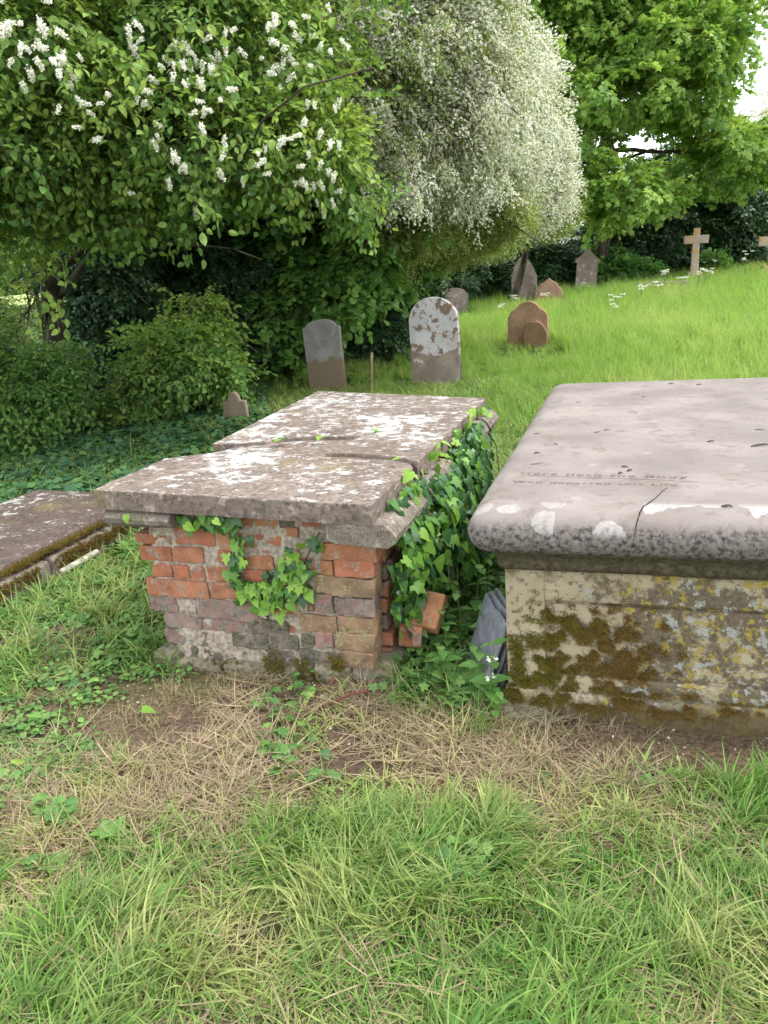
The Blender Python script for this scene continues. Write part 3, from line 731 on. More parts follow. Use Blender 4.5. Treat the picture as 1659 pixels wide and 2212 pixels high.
trunk_and_limbs(t6, p6, aty(1320, 30, 23), .2, [aty(1500, 260, 22.5), aty(1560, 330, 22.5), aty(1230, 300, 22), aty(1420, 120, 21.5), aty(1580, 120, 22), aty(1250, 100, 22), aty(1450, 330, 23), aty(1350, 400, 22)], 42)

# --- dark hedge and trees along the back
def bush(name, X, Y, d, lab, cat, parts, seed, trunk=None, **kw):
    t = tree_at(name, X, Y, d, label=lab, cat=cat, **kw)
    for nm, src, bl, n, sc_, ti in parts: crown(t, nm, src, bl, n, scl=sc_, tint=ti, seed=seed, droop=.2, lumps=.5); seed += 1
    p = np.array(t.location)
    if trunk: trunk_and_limbs(t, p, aty(*trunk[0]), trunk[1], [aty(*q) for q in trunk[2]], seed)
    return t
bush('holly_hedge', 1390, 592, 25.5, 'dark evergreen hedge behind the tall stone cross', 'hedge', [('foliage', 'dark', B((1330, 510, 25, 60, 70, 1.2), (1410, 500, 25.5, 80, 90, 1.4), (1500, 520, 26, 80, 75, 1.3), (1560, 470, 26, 55, 90, 1.2), (1450, 400, 27, 50, 80, 1.1), (1555, 560, 26, 45, 28, .8)), 4200, (1.2, 2.2), (0, .25))], 51, ((1460, 420, 27), .12, [(1420, 380, 27), (1500, 370, 27)]))
bush('ivy_clad_ash', 1540, 585, 27, 'dark ivy-covered tree rising behind the cross beneath the sycamore', 'tree', [('ivy', 'dark', B((1480, 420, 27, 30, 80, .7), (1540, 400, 27, 30, 75, .7), (1610, 420, 28, 40, 70, .9), (1640, 505, 27, 45, 30, .9)), 1500, (1.1, 2.0), (0, .5))], 61, ((1530, 300, 27), .1, [(1480, 300, 27), (1600, 330, 27), (1640, 380, 27.5)]))
bush('hawthorn_bush', 1640, 585, 28, 'pale flowering hawthorn at the far right edge beyond the second cross', 'bush', [('crown', 'blossom', B((1620, 350, 28, 55, 60, 1.3), (1680, 420, 28, 80, 90, 1.6), (1640, 450, 27.5, 40, 35, 1), (1690, 250, 28, 60, 60, 1.2)), 900, (1.1, 1.8), (.3, 1))], 66, ((1660, 420, 28), .1, [(1610, 350, 28), (1690, 300, 28)]))
bush('undergrowth_bush', 1330, 600, 23, 'low green nettle bank between the dark pointed headstone and the cross', 'bush', [('foliage', 'hazel', B((1340, 583, 23, 60, 22, .7), (1400, 592, 23, 40, 15, .5), (1310, 560, 24, 40, 25, .6)), 800, (.7, 1.2), (.1, .6))], 71)
bush('elder_bush', 1550, 595, 24, 'small bright green bush right of the tall stone cross', 'bush', [('foliage', 'hazel', B((1543, 575, 24, 22, 26, .4)), 160, (.8, 1.3), (.4, .8))], 73)
bush('ivy_hedge', 900, 705, 13.8, 'dark ivy-grown hedge behind the white-faced headstone', 'hedge', [('foliage', 'dark', B((850, 640, 13.8, 90, 80, .9), (960, 600, 19.8, 70, 60, .6), (800, 700, 12, 60, 50, .5)), 3000, (.8, 1.3), (0, .45))], 75)
bush('ivy_hedge', 1080, 640, 21.5, 'far stretch of dark hedge behind the shouldered and pointed headstones', 'hedge', [('foliage', 'dark', B((1050, 605, 20.8, 60, 45, .5), (1150, 580, 23.5, 80, 50, .8), (1240, 585, 24, 60, 28, 1)), 2600, (1., 1.8), (0, .4))], 78)
bush('yew_bush', 660, 800, 11.5, 'deep dark shrubbery below the hazel leaves', 'bush', [('foliage', 'dark', B((600, 720, 11.8, 110, 110, .9), (690, 700, 11.9, 60, 80, .6), (700, 560, 12.5, 180, 120, .9), (330, 640, 11, 160, 180, .9), (210, 560, 11.5, 60, 90, .8)), 4200, (.8, 1.4), (0, .2))], 81)
bush('elder_bush', 400, 878, None, 'rounded leafy green shrub at left beside the ivy-clad trunks', 'bush', [('foliage', 'cherry', B((390, 780, 8.3, 110, 75, .75), (440, 735, 8.4, 60, 50, .5), (400, 690, 8.5, 40, 60, .3), (440, 650, 8.5, 22, 50, .2), (330, 830, 8.1, 80, 50, .5), (470, 800, 8.3, 45, 60, .4)), 1300, (.6, 1.1), (.15, .55))], 84, ((400, 740, 8.4), .03, [(430, 660, 8.4), (340, 760, 8.3)]))
bush('privet_bush', 70, 960, None, 'dark green shrub in the lower left corner of the hedge', 'bush', [('foliage', 'cherry', B((80, 840, 7.2, 90, 90, .7), (20, 880, 7.0, 90, 90, .7), (120, 790, 7.4, 60, 40, .4), (-80, 800, 7.2, 70, 120, .8)), 1500, (.6, .95), (0, .3))], 86, ((80, 800, 7.2), .03, [(20, 760, 7.1), (120, 760, 7.3)]))
bush('privet_bush', 275, 915, None, 'small yellow-green seedling bush in front of the dark trunk', 'bush', [('foliage', 'cherry', B((290, 870, 7.9, 45, 32, .3), (215, 890, 7.8, 40, 30, .3)), 260, (.5, .85), (.3, .9))], 88)
bush('field_hedge', 100, 700, 13.5, 'thin tangled hedge at far left with the bright field showing through', 'hedge', [('foliage', 'haw', B((40, 540, 12, 110, 40, .6), (70, 800, 12, 160, 60, .6), (130, 650, 12.5, 40, 90, .5), (370, 560, 12.5, 40, 90, .5), (-90, 650, 12, 90, 200, .8), (30, 680, 12, 60, 30, .4)), 1000, (.9, 1.5), (0, .9))], 90, ((60, 560, 12), .05, [(130, 620, 12), (10, 640, 12), (60, 700, 12), (120, 740, 12), (20, 820, 12)]))
# trees far off beyond the field
ft = []
for i, (X, d, h) in enumerate([(-60, 70, 9), (60, 74, 7), (170, 78, 8), (300, 82, 8), (430, 86, 9), (900, 95, 9), (1220, 90, 5), (1560, 90, 4), (1640, 86, 5), (1740, 84, 6)]):
    p = aty(X, 560, d); z = float(terr(p[0], p[1])); p[2] = z
    t = empty('field_tree', p, label='distant tree on the far field edge glimpsed through the hedge', cat='tree', group='trees along the far side of the field')
    crown(t, 'crown', 'haw', [(np.array([p[0], p[1], z+h*.42]), np.array([h*.75, h*.5, h*.42])), (np.array([p[0]+h*.5, p[1], z+h*.3]), np.array([h*.5, h*.4, h*.3]))], 420, scl=(4, 7), tint=(.1, .7), seed=100+i)
    v, f = tube([(0, 0, -.2), (0, 0, h*.5)], [.25, .12], 6); obj('trunk', mesh('trunk', v, f, M['bark']), t)

# ------------------------------------------------------------------ the brick chest tomb
def frameM(o, yaw, roll, pit): return Matrix.Translation(o) @ Matrix.Rotation(-yaw, 4, 'Z') @ Matrix.Rotation(pit, 4, 'X') @ Matrix.Rotation(-roll, 4, 'Y')
LX, LY, LH, LYAW, LROLL, LW, LL, LTH, LPIT = -1.0535, 2.7014, .7253, .3221, -.0104, 1.0639, 2.0999, .072, -.0149
ML = frameM((LX, LY, 0), LYAW, 0, 0); MLi = ML.inverted()
tombL = empty('brick_chest_tomb', matrix=ML, label='ruined orange-brick chest tomb with a cracked lichened slab on top', cat='tomb')
def toL(X, Y, ylocal):
    """point of the plane y = ylocal of the brick tomb's own frame seen at X,Y"""
    o = MLi @ Vector(CAMP); d = MLi.to_3x3() @ Vector(ray(X, Y)); t = (ylocal-o.y)/d.y
    return o + d*t
def toLz(X, Y, z):
    Ms = frameM((LX, LY, LH+z), LYAW, LROLL, LPIT); Mi = Ms.inverted(); o = Mi @ Vector(CAMP); d = Mi.to_3x3() @ Vector(ray(X, Y)); t = -o.z/d.z
    return MLi @ (Ms @ (o + d*t)), Ms
def z1(x, y): return (x*.5556+189.8, y*.5556+813.2)
def slab_piece(name, pts, z, th, mat, seed, step=.035):
    P = [toLz(*z1(*p), z)[0] for p in pts]
    # ragged resampled outline
    out = []
    for i, p in enumerate(P):
        q = P[(i+1) % len(P)]; n = max(1, int((q-p).length/step))
        for k in range(n):
            a = p.lerp(q, k/n); j = mnoise.noise_vector(a*17+Vector((seed, 0, 0)))*.005 + mnoise.noise_vector(a*50)*.0022
            out.append(a + Vector((j.x, j.y, 0)))
    bm = bmesh.new(); top = [bm.verts.new(p) for p in out]; f = bm.faces.new(top); f.normal_update()
    if f.normal.z < 0: f.normal_flip()
    r = bmesh.ops.extrude_face_region(bm, geom=[f]); nf = [g for g in r['geom'] if isinstance(g, bmesh.types.BMFace)]
    nv = [g for g in r['geom'] if isinstance(g, bmesh.types.BMVert)]
    for v in nv: v.co.z += .0
    for v in top: v.co.z -= th
    bmesh.ops.recalc_face_normals(bm, faces=bm.faces)
    be = [e for e in bm.edges if all(v in set(nv) for v in e.verts) and len(e.link_faces) == 2 and abs(e.link_faces[0].normal.z-e.link_faces[1].normal.z) > .5]
    bmesh.ops.bevel(bm, geom=be, offset=.005, segments=2, affect='EDGES', profile=.6)
    side = [e for e in bm.edges if abs(e.verts[0].co.z-e.verts[1].co.z) > th*.6]
    bmesh.ops.subdivide_edges(bm, edges=side, cuts=3, use_grid_fill=False)
    for v in bm.verts:
        n_ = mnoise.noise_vector(v.co*30)*.0035
        d_ = 1 if v.co.z < LH+z-.02 else .25
        v.co += Vector((n_.x, n_.y, n_.z*.4))*d_
    me = bpy.data.meshes.new(name); bm.to_mesh(me); bm.free(); me.materials.append(mat)
    return me
front_p = [(20, 440), (300, 318), (400, 306), (510, 292), (552, 280), (580, 270), (750, 251), (870, 241), (1000, 239), (1068, 237), (1010, 262), (928, 300), (1000, 303), (1085, 309), (1190, 317), (1255, 335), (1262, 352), (1100, 500)]
back_p = [(487, 260), (560, 262), (650, 254), (750, 243), (870, 233), (1000, 231), (1066, 229), (1008, 256), (924, 296), (1000, 298), (1085, 303), (1190, 309), (1240, 318), (1282, 330), (1548, 84), (895, 56)]
s1 = obj('slab', slab_piece('slab', front_p, 0, LTH, M['slab'], 1), tombL); s1['label'] = 'broken front piece of the top slab with large white lichen patches'
s2 = obj('slab', slab_piece('slab', back_p, .017, LTH+.004, M['slab'], 5), tombL); s2['label'] = 'longer rear piece of the top slab riding above the crack'
# moulded course stones under the slab
def prism(prof, x0, x1, nseg, amp, seed, along='x'):
    V = []; F = []; n = len(prof)
    for i in range(nseg+1):
        x = x0+(x1-x0)*i/nseg
        for a, b_ in prof: V.append((x, a, b_) if along == 'x' else (a, x, b_))
    for i in range(nseg):
        for k in range(n): F.append((i*n+k, i*n+(k+1) % n, (i+1)*n+(k+1) % n, (i+1)*n+k))
    F.append(tuple(range(n-1, -1, -1))); F.append(tuple(nseg*n+k for k in range(n)))
    V = [Vector(v) + mnoise.noise_vector(Vector(v)*18+Vector((seed, 0, 0)))*amp + mnoise.noise_vector(Vector(v)*55+Vector((seed, 0, 0)))*amp*.5 for v in V]
    bm = bmesh.new(); vs = [bm.verts.new(v) for v in V]; [bm.faces.new([vs[i] for i in f]) for f in F]; bmesh.ops.recalc_face_normals(bm, faces=bm.faces)
    me = bpy.data.meshes.new('p'); bm.to_mesh(me); bm.free(); return me
zt = LH-LTH-.006
YF = .09                      # front brick face, in the tomb's frame
a = toL(228, 1128, .0); b_ = toL(352, 1128, .0)
prof = [(.03, zt), (.012, zt-.012), (.0, zt-.03), (.004, zt-.048), (.02, zt-.062), (.06, zt-.066), (.26, zt-.066), (.26, zt)]
m_ = prism(prof, a.x-.01, b_.x+.02, 8, .005, 1); m_.materials.append(M['mould']); obj('moulding_stone', m_, tombL)
c1 = toL(700, 1140, 0); c2 = toL(838, 1150, 0)
prof2 = [(c1.x, zt-.002), (c2.x-.02, zt-.002), (c2.x+.005, zt-.02), (c2.x+.022, zt-.045), (c2.x+.018, zt-.066), (c2.x-.01, zt-.085), (c1.x+.03, zt-.078), (c1.x, zt-.06)]
m_ = prism(prof2, .01, .46, 9, .006, 4, 'y'); m_.materials.append(M['mould']); obj('moulding_stone', m_, tombL)
for k, (y0, y1) in enumerate([(.50, .92), (1.35, 1.72), (1.76, 2.02)]):
    m_ = prism(prof2 if k else prof2, y0, y1, 8, .012, 7+k, 'y'); m_.materials.append(M['mould']); obj('moulding_stone', m_, tombL)
profl = [(.10, zt), (-.01, zt), (-.03, zt-.03), (-.02, zt-.06), (.1, zt-.066)]
xl = toL(300, 1170, YF).x; xr = toL(812, 1190, YF).x
for k in range(4):
    m_ = prism([(x+xl-.02, z) for x, z in profl], .32+k*.43, .32+k*.43+.41, 6, .006, 12+k, 'y'); m_.materials.append(M['mould']); obj('moulding_stone', m_, tombL)
# bricks of the front, laid out course by course: (left, top, right, bottom, kind)
FRONT = [
 (585,540,640,582,'brick'), (648,548,738,586,'brick_o'), (742,552,800,590,'brick_g'), (828,552,905,588,'brick'),
 (184,612,326,657,'brick'), (335,574,492,658,'brick'), (500,608,606,682,'brick_o'), (606,614,756,694,'brick'), (768,586,818,626,'brick'), (806,622,902,690,'brick_o'), (908,652,1122,722,'brick_o'),
 (200,662,326,718,'brick'), (329,664,447,727,'brick'), (503,676,556,730,'brick'), (600,698,722,754,'brick_o'), (728,704,792,760,'brick_o'), (800,706,880,770,'brick_o'), (902,715,952,772,'brick_o'), (958,718,1112,785,'brick'),
 (245,726,326,782,'brick'), (330,734,392,788,'brick'), (398,736,455,797,'brick'), (461,738,548,798,'brick'), (556,750,700,806,'brick'), (708,762,872,818,'brick_g'), (882,782,1110,858,'brick_y'),
 (228,794,466,862,'brick'), (473,802,602,868,'brick'), (610,812,700,872,'brick'), (708,822,812,876,'brick'), (822,856,876,920,'brick_y'), (884,848,952,922,'brick_p'), (957,862,1108,932,'brick_p'),
 (239,852,346,915,'brick_p'), (351,866,420,920,'mortar'), (424,872,658,950,'brick_p'), (668,882,822,926,'brick'), (822,930,968,1000,'brick_y'), (972,938,1112,1004,'brick_y'),
 (296,920,442,984,'brick_p'), (446,934,612,994,'brick_p'), (616,944,778,1006,'brick_g'), (780,962,822,1006,'brick'), (886,994,954,1062,'brick_p'), (826,1004,880,1064,'brick_g'), (960,1002,1114,1072,'brick_y'),
 (296,986,398,1044,'brick_p'), (402,990,556,1052,'brick_g'), (560,998,700,1058,'brick_g'), (704,1004,820,1062,'brick_g'),
 (312,1046,404,1102,'brick_g'), (360,1052,524,1118,'brick_g'), (528,1058,690,1122,'brick_g'), (694,1066,822,1128,'brick_g'), (822,1068,982,1132,'brick_g'), (986,1070,1112,1134,'brick_y'),
 (254,1078,362,1162,'found'), (352,1112,520,1176,'found'), (522,1122,700,1186,'found'), (702,1128,872,1190,'found'), (876,1134,1020,1196,'found')]
SEEN = set()
for i, (x0, y0, x1, y1, k) in enumerate(FRONT):
    dy = {'found': -.03}.get(k, 0) + random.uniform(-.006, .008) - (.012 if (x0 > 870 and y0 > 640 and k != 'found') else 0)
    P = [toL(*z1(x0, y0), YF+dy), toL(*z1(x1, y0), YF+dy), toL(*z1(x1, y1), YF+dy), toL(*z1(x0, y1), YF+dy)]
    cx_ = sum(p.x for p in P)/4; cz_ = sum(p.z for p in P)/4; wx = (P[1].x-P[0].x+P[2].x-P[3].x)/2; hz = (P[0].z-P[3].z+P[1].z-P[2].z)/2
    dep = .10 if k != 'found' else .16
    V, F = rough_box(wx-.003, dep, hz-.003, (max(3, int(wx/.014)), 3, 4), .004 if k != 'found' else .012, .0042 if k not in ('brick_g', 'brick_y', 'brick_p', 'found') else .0075, 22, i, .25)
    me = mesh('brick' if k != 'found' else 'foundation_stone', V, F, M[k], False)
    obj(me.name.split('.')[0], me, tombL, (cx_, YF+dy+dep/2, cz_), (random.uniform(-.02, .02), -.004+random.uniform(-.012, .012), 0))
# right and left flanks, in courses
cz = [LH-LTH-.125-.0665*k for k in range(9)]
for side, xs in ((1, xr-.055), (-1, xl+.075)):
    shapes = [mesh('brick', *rough_box(.105, .215, .057, (3, 6, 3), .006, .003, 20, 40+q, .12), M[m], True) for q, m in enumerate(('brick', 'brick_o', 'brick_p'))]
    hdr = [mesh('brick', *rough_box(.105, .10, .057, (3, 3, 3), .006, .003, 20, 50+q, .12), M[m], True) for q, m in enumerate(('brick', 'brick_o', 'brick_p'))]
    for r_, z in enumerate(cz[:8]):
        y = YF+.215+(.112 if r_ % 2 else 0); k = 0
        if r_ % 2: obj('brick', hdr[r_ % 3], tombL, (xs+random.uniform(-.005, .005), YF+.157, z))
        while y < LL-.12:
            if not (side > 0 and random.random() < .05): obj('brick', shapes[(k*7+r_) % 3], tombL, (xs+(.012*side if r_ > 5 else 0)+random.uniform(-.006, .006), y, z), (0, 0, random.uniform(-.02, .02)))
            y += .2255; k += 1
# rubble and mortar core behind the faces
V, F = rough_box(xr-xl-.095, LL-.25, LH-LTH-.02, (60, 60, 34), .01, .007, 25, 3)
V += np.array([(xr+xl)/2-.004, YF+.006+(LL-.25)/2, (LH-LTH-.02)/2])
V[:, 0] += np.where(V[:, 0] < (xl+xr)/2, np.clip((.34-V[:, 2])/.10, 0, 1)*.05, 0)
obj('mortar_core', mesh('mortar_core', V, F, M['mortar'], True), tombL)
V, F = rough_box(.2, LL-.2, .10, (5, 30, 3), .02, .01, 12, 9); V += np.array([xr-.05, LL/2, .03]); obj('footing', mesh('footing', V, F, M['found'], True), tombL)

# ------------------------------------------------------------------ the stone chest tomb
RX, RY, RYAW, RROLL, RL, RHT, RTB, RW = .3892, 2.2819, .3231, .0269, 2.4285, .721, .5126, 1.16
MR = frameM((RX, RY, 0), RYAW, RROLL, 0); MRi = MR.inverted()
tombR = empty('stone_chest_tomb', matrix=MR, label='big cream stone chest tomb with a thick rounded pinkish ledger', cat='tomb')
prof = [(-.02, .506), (.018, .508), (.022, .53), (.028, .548), (.04, .562), (.052, .574), (.056, .577), (.052, .580), (.064, .583), (.084, .592), (.097, .608), (.104, .630), (.105, .652), (.100, .674), (.088, .694), (.070, .709), (.048, .718), (.022, .7225), (-.03, .7215), (-.12, .7205)]
def ring(o, z):
    rad = max(.012, .018+o*.55); pts = []
    x0, x1, y0, y1 = -o, RW+o, -o, RL-.06+o
    for (cx_, cy_, a0, ex) in ((x0+rad, y0+rad, pi, (x1-x0)), (x1-rad, y0+rad, 1.5*pi, (y1-y0)), (x1-rad, y1-rad, 0, (x1-x0)), (x0+rad, y1-rad, .5*pi, (y1-y0))):
        for k in range(6): a = a0+k*pi/10; pts.append((cx_+rad*cos(a), cy_+rad*sin(a), z))
        n = 26 if ex > 2 else 14; pts.append(None); pts.append(n)
    out = []; i = 0; real = [p for p in pts]
    while i < len(real):
        if real[i] is None:
            n = real[i+1]; a = out[-1]; b2 = real[(i+2) % len(real)]
            for k in range(1, n): out.append(tuple(a[j]+(b2[j]-a[j])*k/n for j in range(3)))
            i += 2
        else: out.append(real[i]); i += 1
    return out
rings = [ring(o, z) for o, z in prof]; n = len(rings[0])
V = np.array([p for r_ in rings for p in r_]); F = []
for i in range(len(rings)-1):
    for k in range(n): F.append((i*n+k, i*n+(k+1) % n, (i+1)*n+(k+1) % n, (i+1)*n+k))
F.append(tuple((len(rings)-1)*n+k for k in range(n))); F.append(tuple(range(n-1, -1, -1)))
for i in range(len(V)):
    v = Vector(V[i]); am = .0035 if v.z < .715 else .0008
    V[i] += np.array(mnoise.noise_vector(v*12)*am + mnoise.noise_vector(v*40)*am*.4)
lm = mesh('ledger', V, F, M['ledger'], False)
for p in lm.polygons: p.use_smooth = len(p.vertices) == 4
obj('ledger', lm, tombR)
def body_slab(x0, x1, z0, z1_, y0, y1, cuts, seed, amp=.0012, bev=.004):
    V, F = rough_box(x1-x0, y1-y0, z1_-z0, cuts, bev, amp, 10, seed); V += np.array([(x0+x1)/2, (y0+y1)/2, (z0+z1_)/2]); return V, F
PZ1, PZ0, PX0 = RTB-.115, .135, .125
parts = [body_slab(0, RW, -.2, RTB+.003, .018, RL-.06, (20, 8, 14), 1),
         body_slab(0, PX0, .0, RTB, 0, .04, (6, 2, 14), 2), body_slab(RW-PX0, RW, .0, RTB, 0, .04, (6, 2, 14), 3),
         body_slab(PX0-.002, RW-PX0+.002, PZ1, RTB-.0015, .0015, .04, (20, 2, 6), 4), body_slab(PX0-.002, RW-PX0+.002, -.05, PZ0, .0015, .04, (20, 2, 6), 5)]
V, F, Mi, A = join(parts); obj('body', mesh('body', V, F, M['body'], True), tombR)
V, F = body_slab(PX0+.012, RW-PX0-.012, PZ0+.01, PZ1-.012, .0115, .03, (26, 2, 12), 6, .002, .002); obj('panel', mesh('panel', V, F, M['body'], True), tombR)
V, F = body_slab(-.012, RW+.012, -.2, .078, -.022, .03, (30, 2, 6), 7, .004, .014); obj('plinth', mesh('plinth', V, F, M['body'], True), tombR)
# cracks that run over the front roll, traced on the ledger's surface
bvh = BVHTree.FromPolygons([Vector(v) for v in lm.vertices and [v.co for v in lm.vertices]], [tuple(p.vertices) for p in lm.polygons])
def on_ledger(X, Y):
    o = MRi @ Vector(CAMP); d = (MRi.to_3x3() @ Vector(ray(X, Y))).normalized(); h = bvh.ray_cast(o, d); return (h[0], h[1]) if h[0] is not None else (None, None)
def crack(pts, wd, name='crack'):
    V = []; F = []; o = MRi @ Vector(CAMP); full = []
    for a, b2 in zip(pts[:-1], pts[1:]):
        n_ = max(2, int(math.hypot(b2[0]-a[0], b2[1]-a[1])/5))
        for k in range(n_): t = k/n_; full.append((a[0]+(b2[0]-a[0])*t + random.uniform(-1, 1), a[1]+(b2[1]-a[1])*t))
    full.append(pts[-1]); P = [on_ledger(*p) for p in full]; P = [p for p in P if p[0] is not None]
    for i, (p, nn) in enumerate(P):
        q = P[min(i+1, len(P)-1)][0] - P[max(i-1, 0)][0]; s = q.cross(nn).normalized(); t = i/(len(P)-1); ww = wd*(.35+.65*sin(pi*min(1, t+.15)))*random.uniform(.7, 1.2)
        V += [p + nn*.0009 - s*ww/2, p + nn*.0009 + s*ww/2]
    F = [(2*i, 2*i+1, 2*i+3, 2*i+2) for i in range(len(P)-1)]
    return obj(name, mesh(name, V, F, M['crack']), tombR)
crack([(1440, 1054), (1412, 1080), (1388, 1096), (1378, 1118), (1372, 1150), (1367, 1180)], .0045)
crack([(1125, 1027), (1250, 1031), (1400, 1036), (1560, 1044), (1658, 1050)], .0022)
# worn lettering cut in the ledger
def lettering(txt, p0, p1, size, parent):
    a, na_ = on_ledger(*p0); b2, _ = on_ledger(*p1)
    cu = bpy.data.curves.new('inscription', 'FONT'); cu.body = txt; cu.size = size; cu.space_character = 1.2; cu.materials.append(M['letters'])
    o = bpy.data.objects.new('inscription', cu); link(o, parent); bpy.context.view_layer.update()
    wd = max(.01, o.dimensions.x); ang = math.atan2(b2.y-a.y, b2.x-a.x)
    me = bpy.data.meshes.new_from_object(o); bpy.data.objects.remove(o); me.materials.clear(); me.materials.append(M['letters']); o = obj('inscription', me, parent)
    o.location = a + Vector((0, 0, .0012)); o.rotation_euler = (0, 0, ang); o.scale = ((b2-a).length/wd, 1, 1)
    return o
lettering('Here lieth the Body', (1122, 1024), (1482, 1034), .038, tombR)
lettering('Who departed this Life', (1106, 1042), (1462, 1050), .030, tombR)
# moss on the front: real tufts
def moss_clump(r):
    V, F, A = blades(26, .012, (.008, .022), (.0015, .003), (.1, 1.3), (0, 1), 2, r=r); return mesh('moss_tuft', V, F, M['moss'], attr=A)
SRC['moss'] = source('moss_tuft', [moss_clump(r0) for _ in range(4)])
rm = np.random.default_rng(5); P = []; T = []
def toR(X, Y, yl):
    o = MRi @ Vector(CAMP); d = MRi.to_3x3() @ Vector(ray(X, Y)); t = (yl-o.y)/d.y; return o+d*t
for (cx_, cy_, sx, sy, k, tn) in [(1128, 1430, 20, 42, 330, .15), (1190, 1400, 26, 55, 420, .2), (1225, 1350, 40, 14, 240, .1), (1290, 1390, 55, 36, 900, .75), (1340, 1440, 50, 34, 600, .85), (1240, 1420, 40, 30, 250, .6), (1130, 1485, 26, 14, 420, .3), (1230, 1500, 70, 12, 650, .5), (1370, 1512, 60, 10, 420, .8), (1175, 1450, 12, 40, 200, .1), (1500, 1530, 80, 8, 260, .9)]:
    for _ in range(int(k*.75)):
        X, Y = rm.normal(cx_, sx), rm.normal(cy_, sy*.8)
        if abs(X-1245) < 32 and abs(Y-1408) < 14: continue
        p = toR(X, Y, 0)
        if p.x < .004 or p.z < .01: continue
        inp = p.x > PX0+.01 and PZ0 < p.z < PZ1
        y = .007 if inp else (-.024 if p.z < .075 else -.001)
        if mnoise.noise(Vector((p.x*22, p.z*22, 0))) < -.02: continue
        P.append((p.x, y, p.z)); T.append(tn+rm.normal(0, .15))
P = np.array(P); rr = np.stack([np.full(len(P), 1.25)+rm.normal(0, .35, len(P)), rm.normal(0, .4, len(P)), rm.normal(0, .2, len(P))], -1)
tag(scatter('moss', SRC['moss'], P, rr, rm.uniform(.5, 1.15, len(P)), np.clip(T, 0, 1), tombR), kind='stuff')
# ivy-tomb foot moss
P = []
for _ in range(700):
    X, Y = rm.uniform(*[(430, 700), (560, 690), (690, 740)][rm.integers(0, 3)]), rm.normal(1442, 13)
    p = toL(X, Y, YF-.032)
    if p.z > .0 and mnoise.noise(p*14) > -.1: P.append((p.x, YF-.03+rm.uniform(-.004, .012), p.z))
P = np.array(P); rr = np.stack([np.full(len(P), .9)+rm.normal(0, .4, len(P)), rm.normal(0, .4, len(P)), rm.normal(0, .2, len(P))], -1)
tag(scatter('moss', SRC['moss'], P, rr, rm.uniform(.3, .65, len(P)), np.clip(rm.normal(.3, .2, len(P)), 0, 1), tombL), kind='stuff')

# ------------------------------------------------------------------ the low slab tomb on the left
KX = gnd(250, 1130)
yawK = .325; a = atz(250, 1104, .16); Mk = frameM((a[0], a[1], 0), yawK, .0, 0); Mki = Mk.inverted()
low = empty('low_ledger_tomb', matrix=Mk, label='low brown slab grave at the left edge with mossy kerb', cat='tomb')
def toK(X, Y, z): return Mki @ Vector(atz(X, Y, z))
bl = toK(72, 1057, .16)
V, F = rough_box(.86, 2.3, .055, (20, 40, 2), .008, .003, 9, 31); V += np.array([-.43, bl.y-1.15, .135]); obj('slab', mesh('slab', V, F, M['lowslab'], True), low)
ky = bl.y
for k in range(5):
    V, F = rough_box(.10, .43, .14, (4, 10, 4), .015, .008, 12, 60+k); V += np.array([.02+random.uniform(-.008, .008), ky-.3-k*.45, .045]); me = mesh('kerb_stone', V, F, M['mould'], True); obj('kerb_stone', me, low)
V, F = rough_box(.8, 2.2, .12, (6, 12, 3), .01, .006, 10, 70); V += np.array([-.42, ky-1.15, .048]); obj('base', mesh('base', V, F, M['found'], True), low)
v, f = tube([(.10, -.62, .035), (.105, -.34, .04)], [.018, .018], 8); ro = obj('drain_tile', mesh('drain_tile', v, f, M['pale'], True), low)
P = []; 
for _ in range(2600):
    y = rm.uniform(-1.9, ky-.1); q = rm.uniform(); x = .075*q+.0; z = .118+.03*sin(q*3) if q < .7 else .11-.06*rm.uniform()
    if mnoise.noise(Vector((y*5, q*2, 1))) > -.25: P.append((x + (.0 if q < .7 else .01), y, z))
P = np.array(P); tag(scatter('moss', SRC['moss'], P, rm.normal(0, .4, P.shape)+np.array([0, .4, 0]), rm.uniform(.6, 1.4, len(P)), np.clip(rm.normal(.55, .25, len(P)), 0, 1), low), kind='stuff')

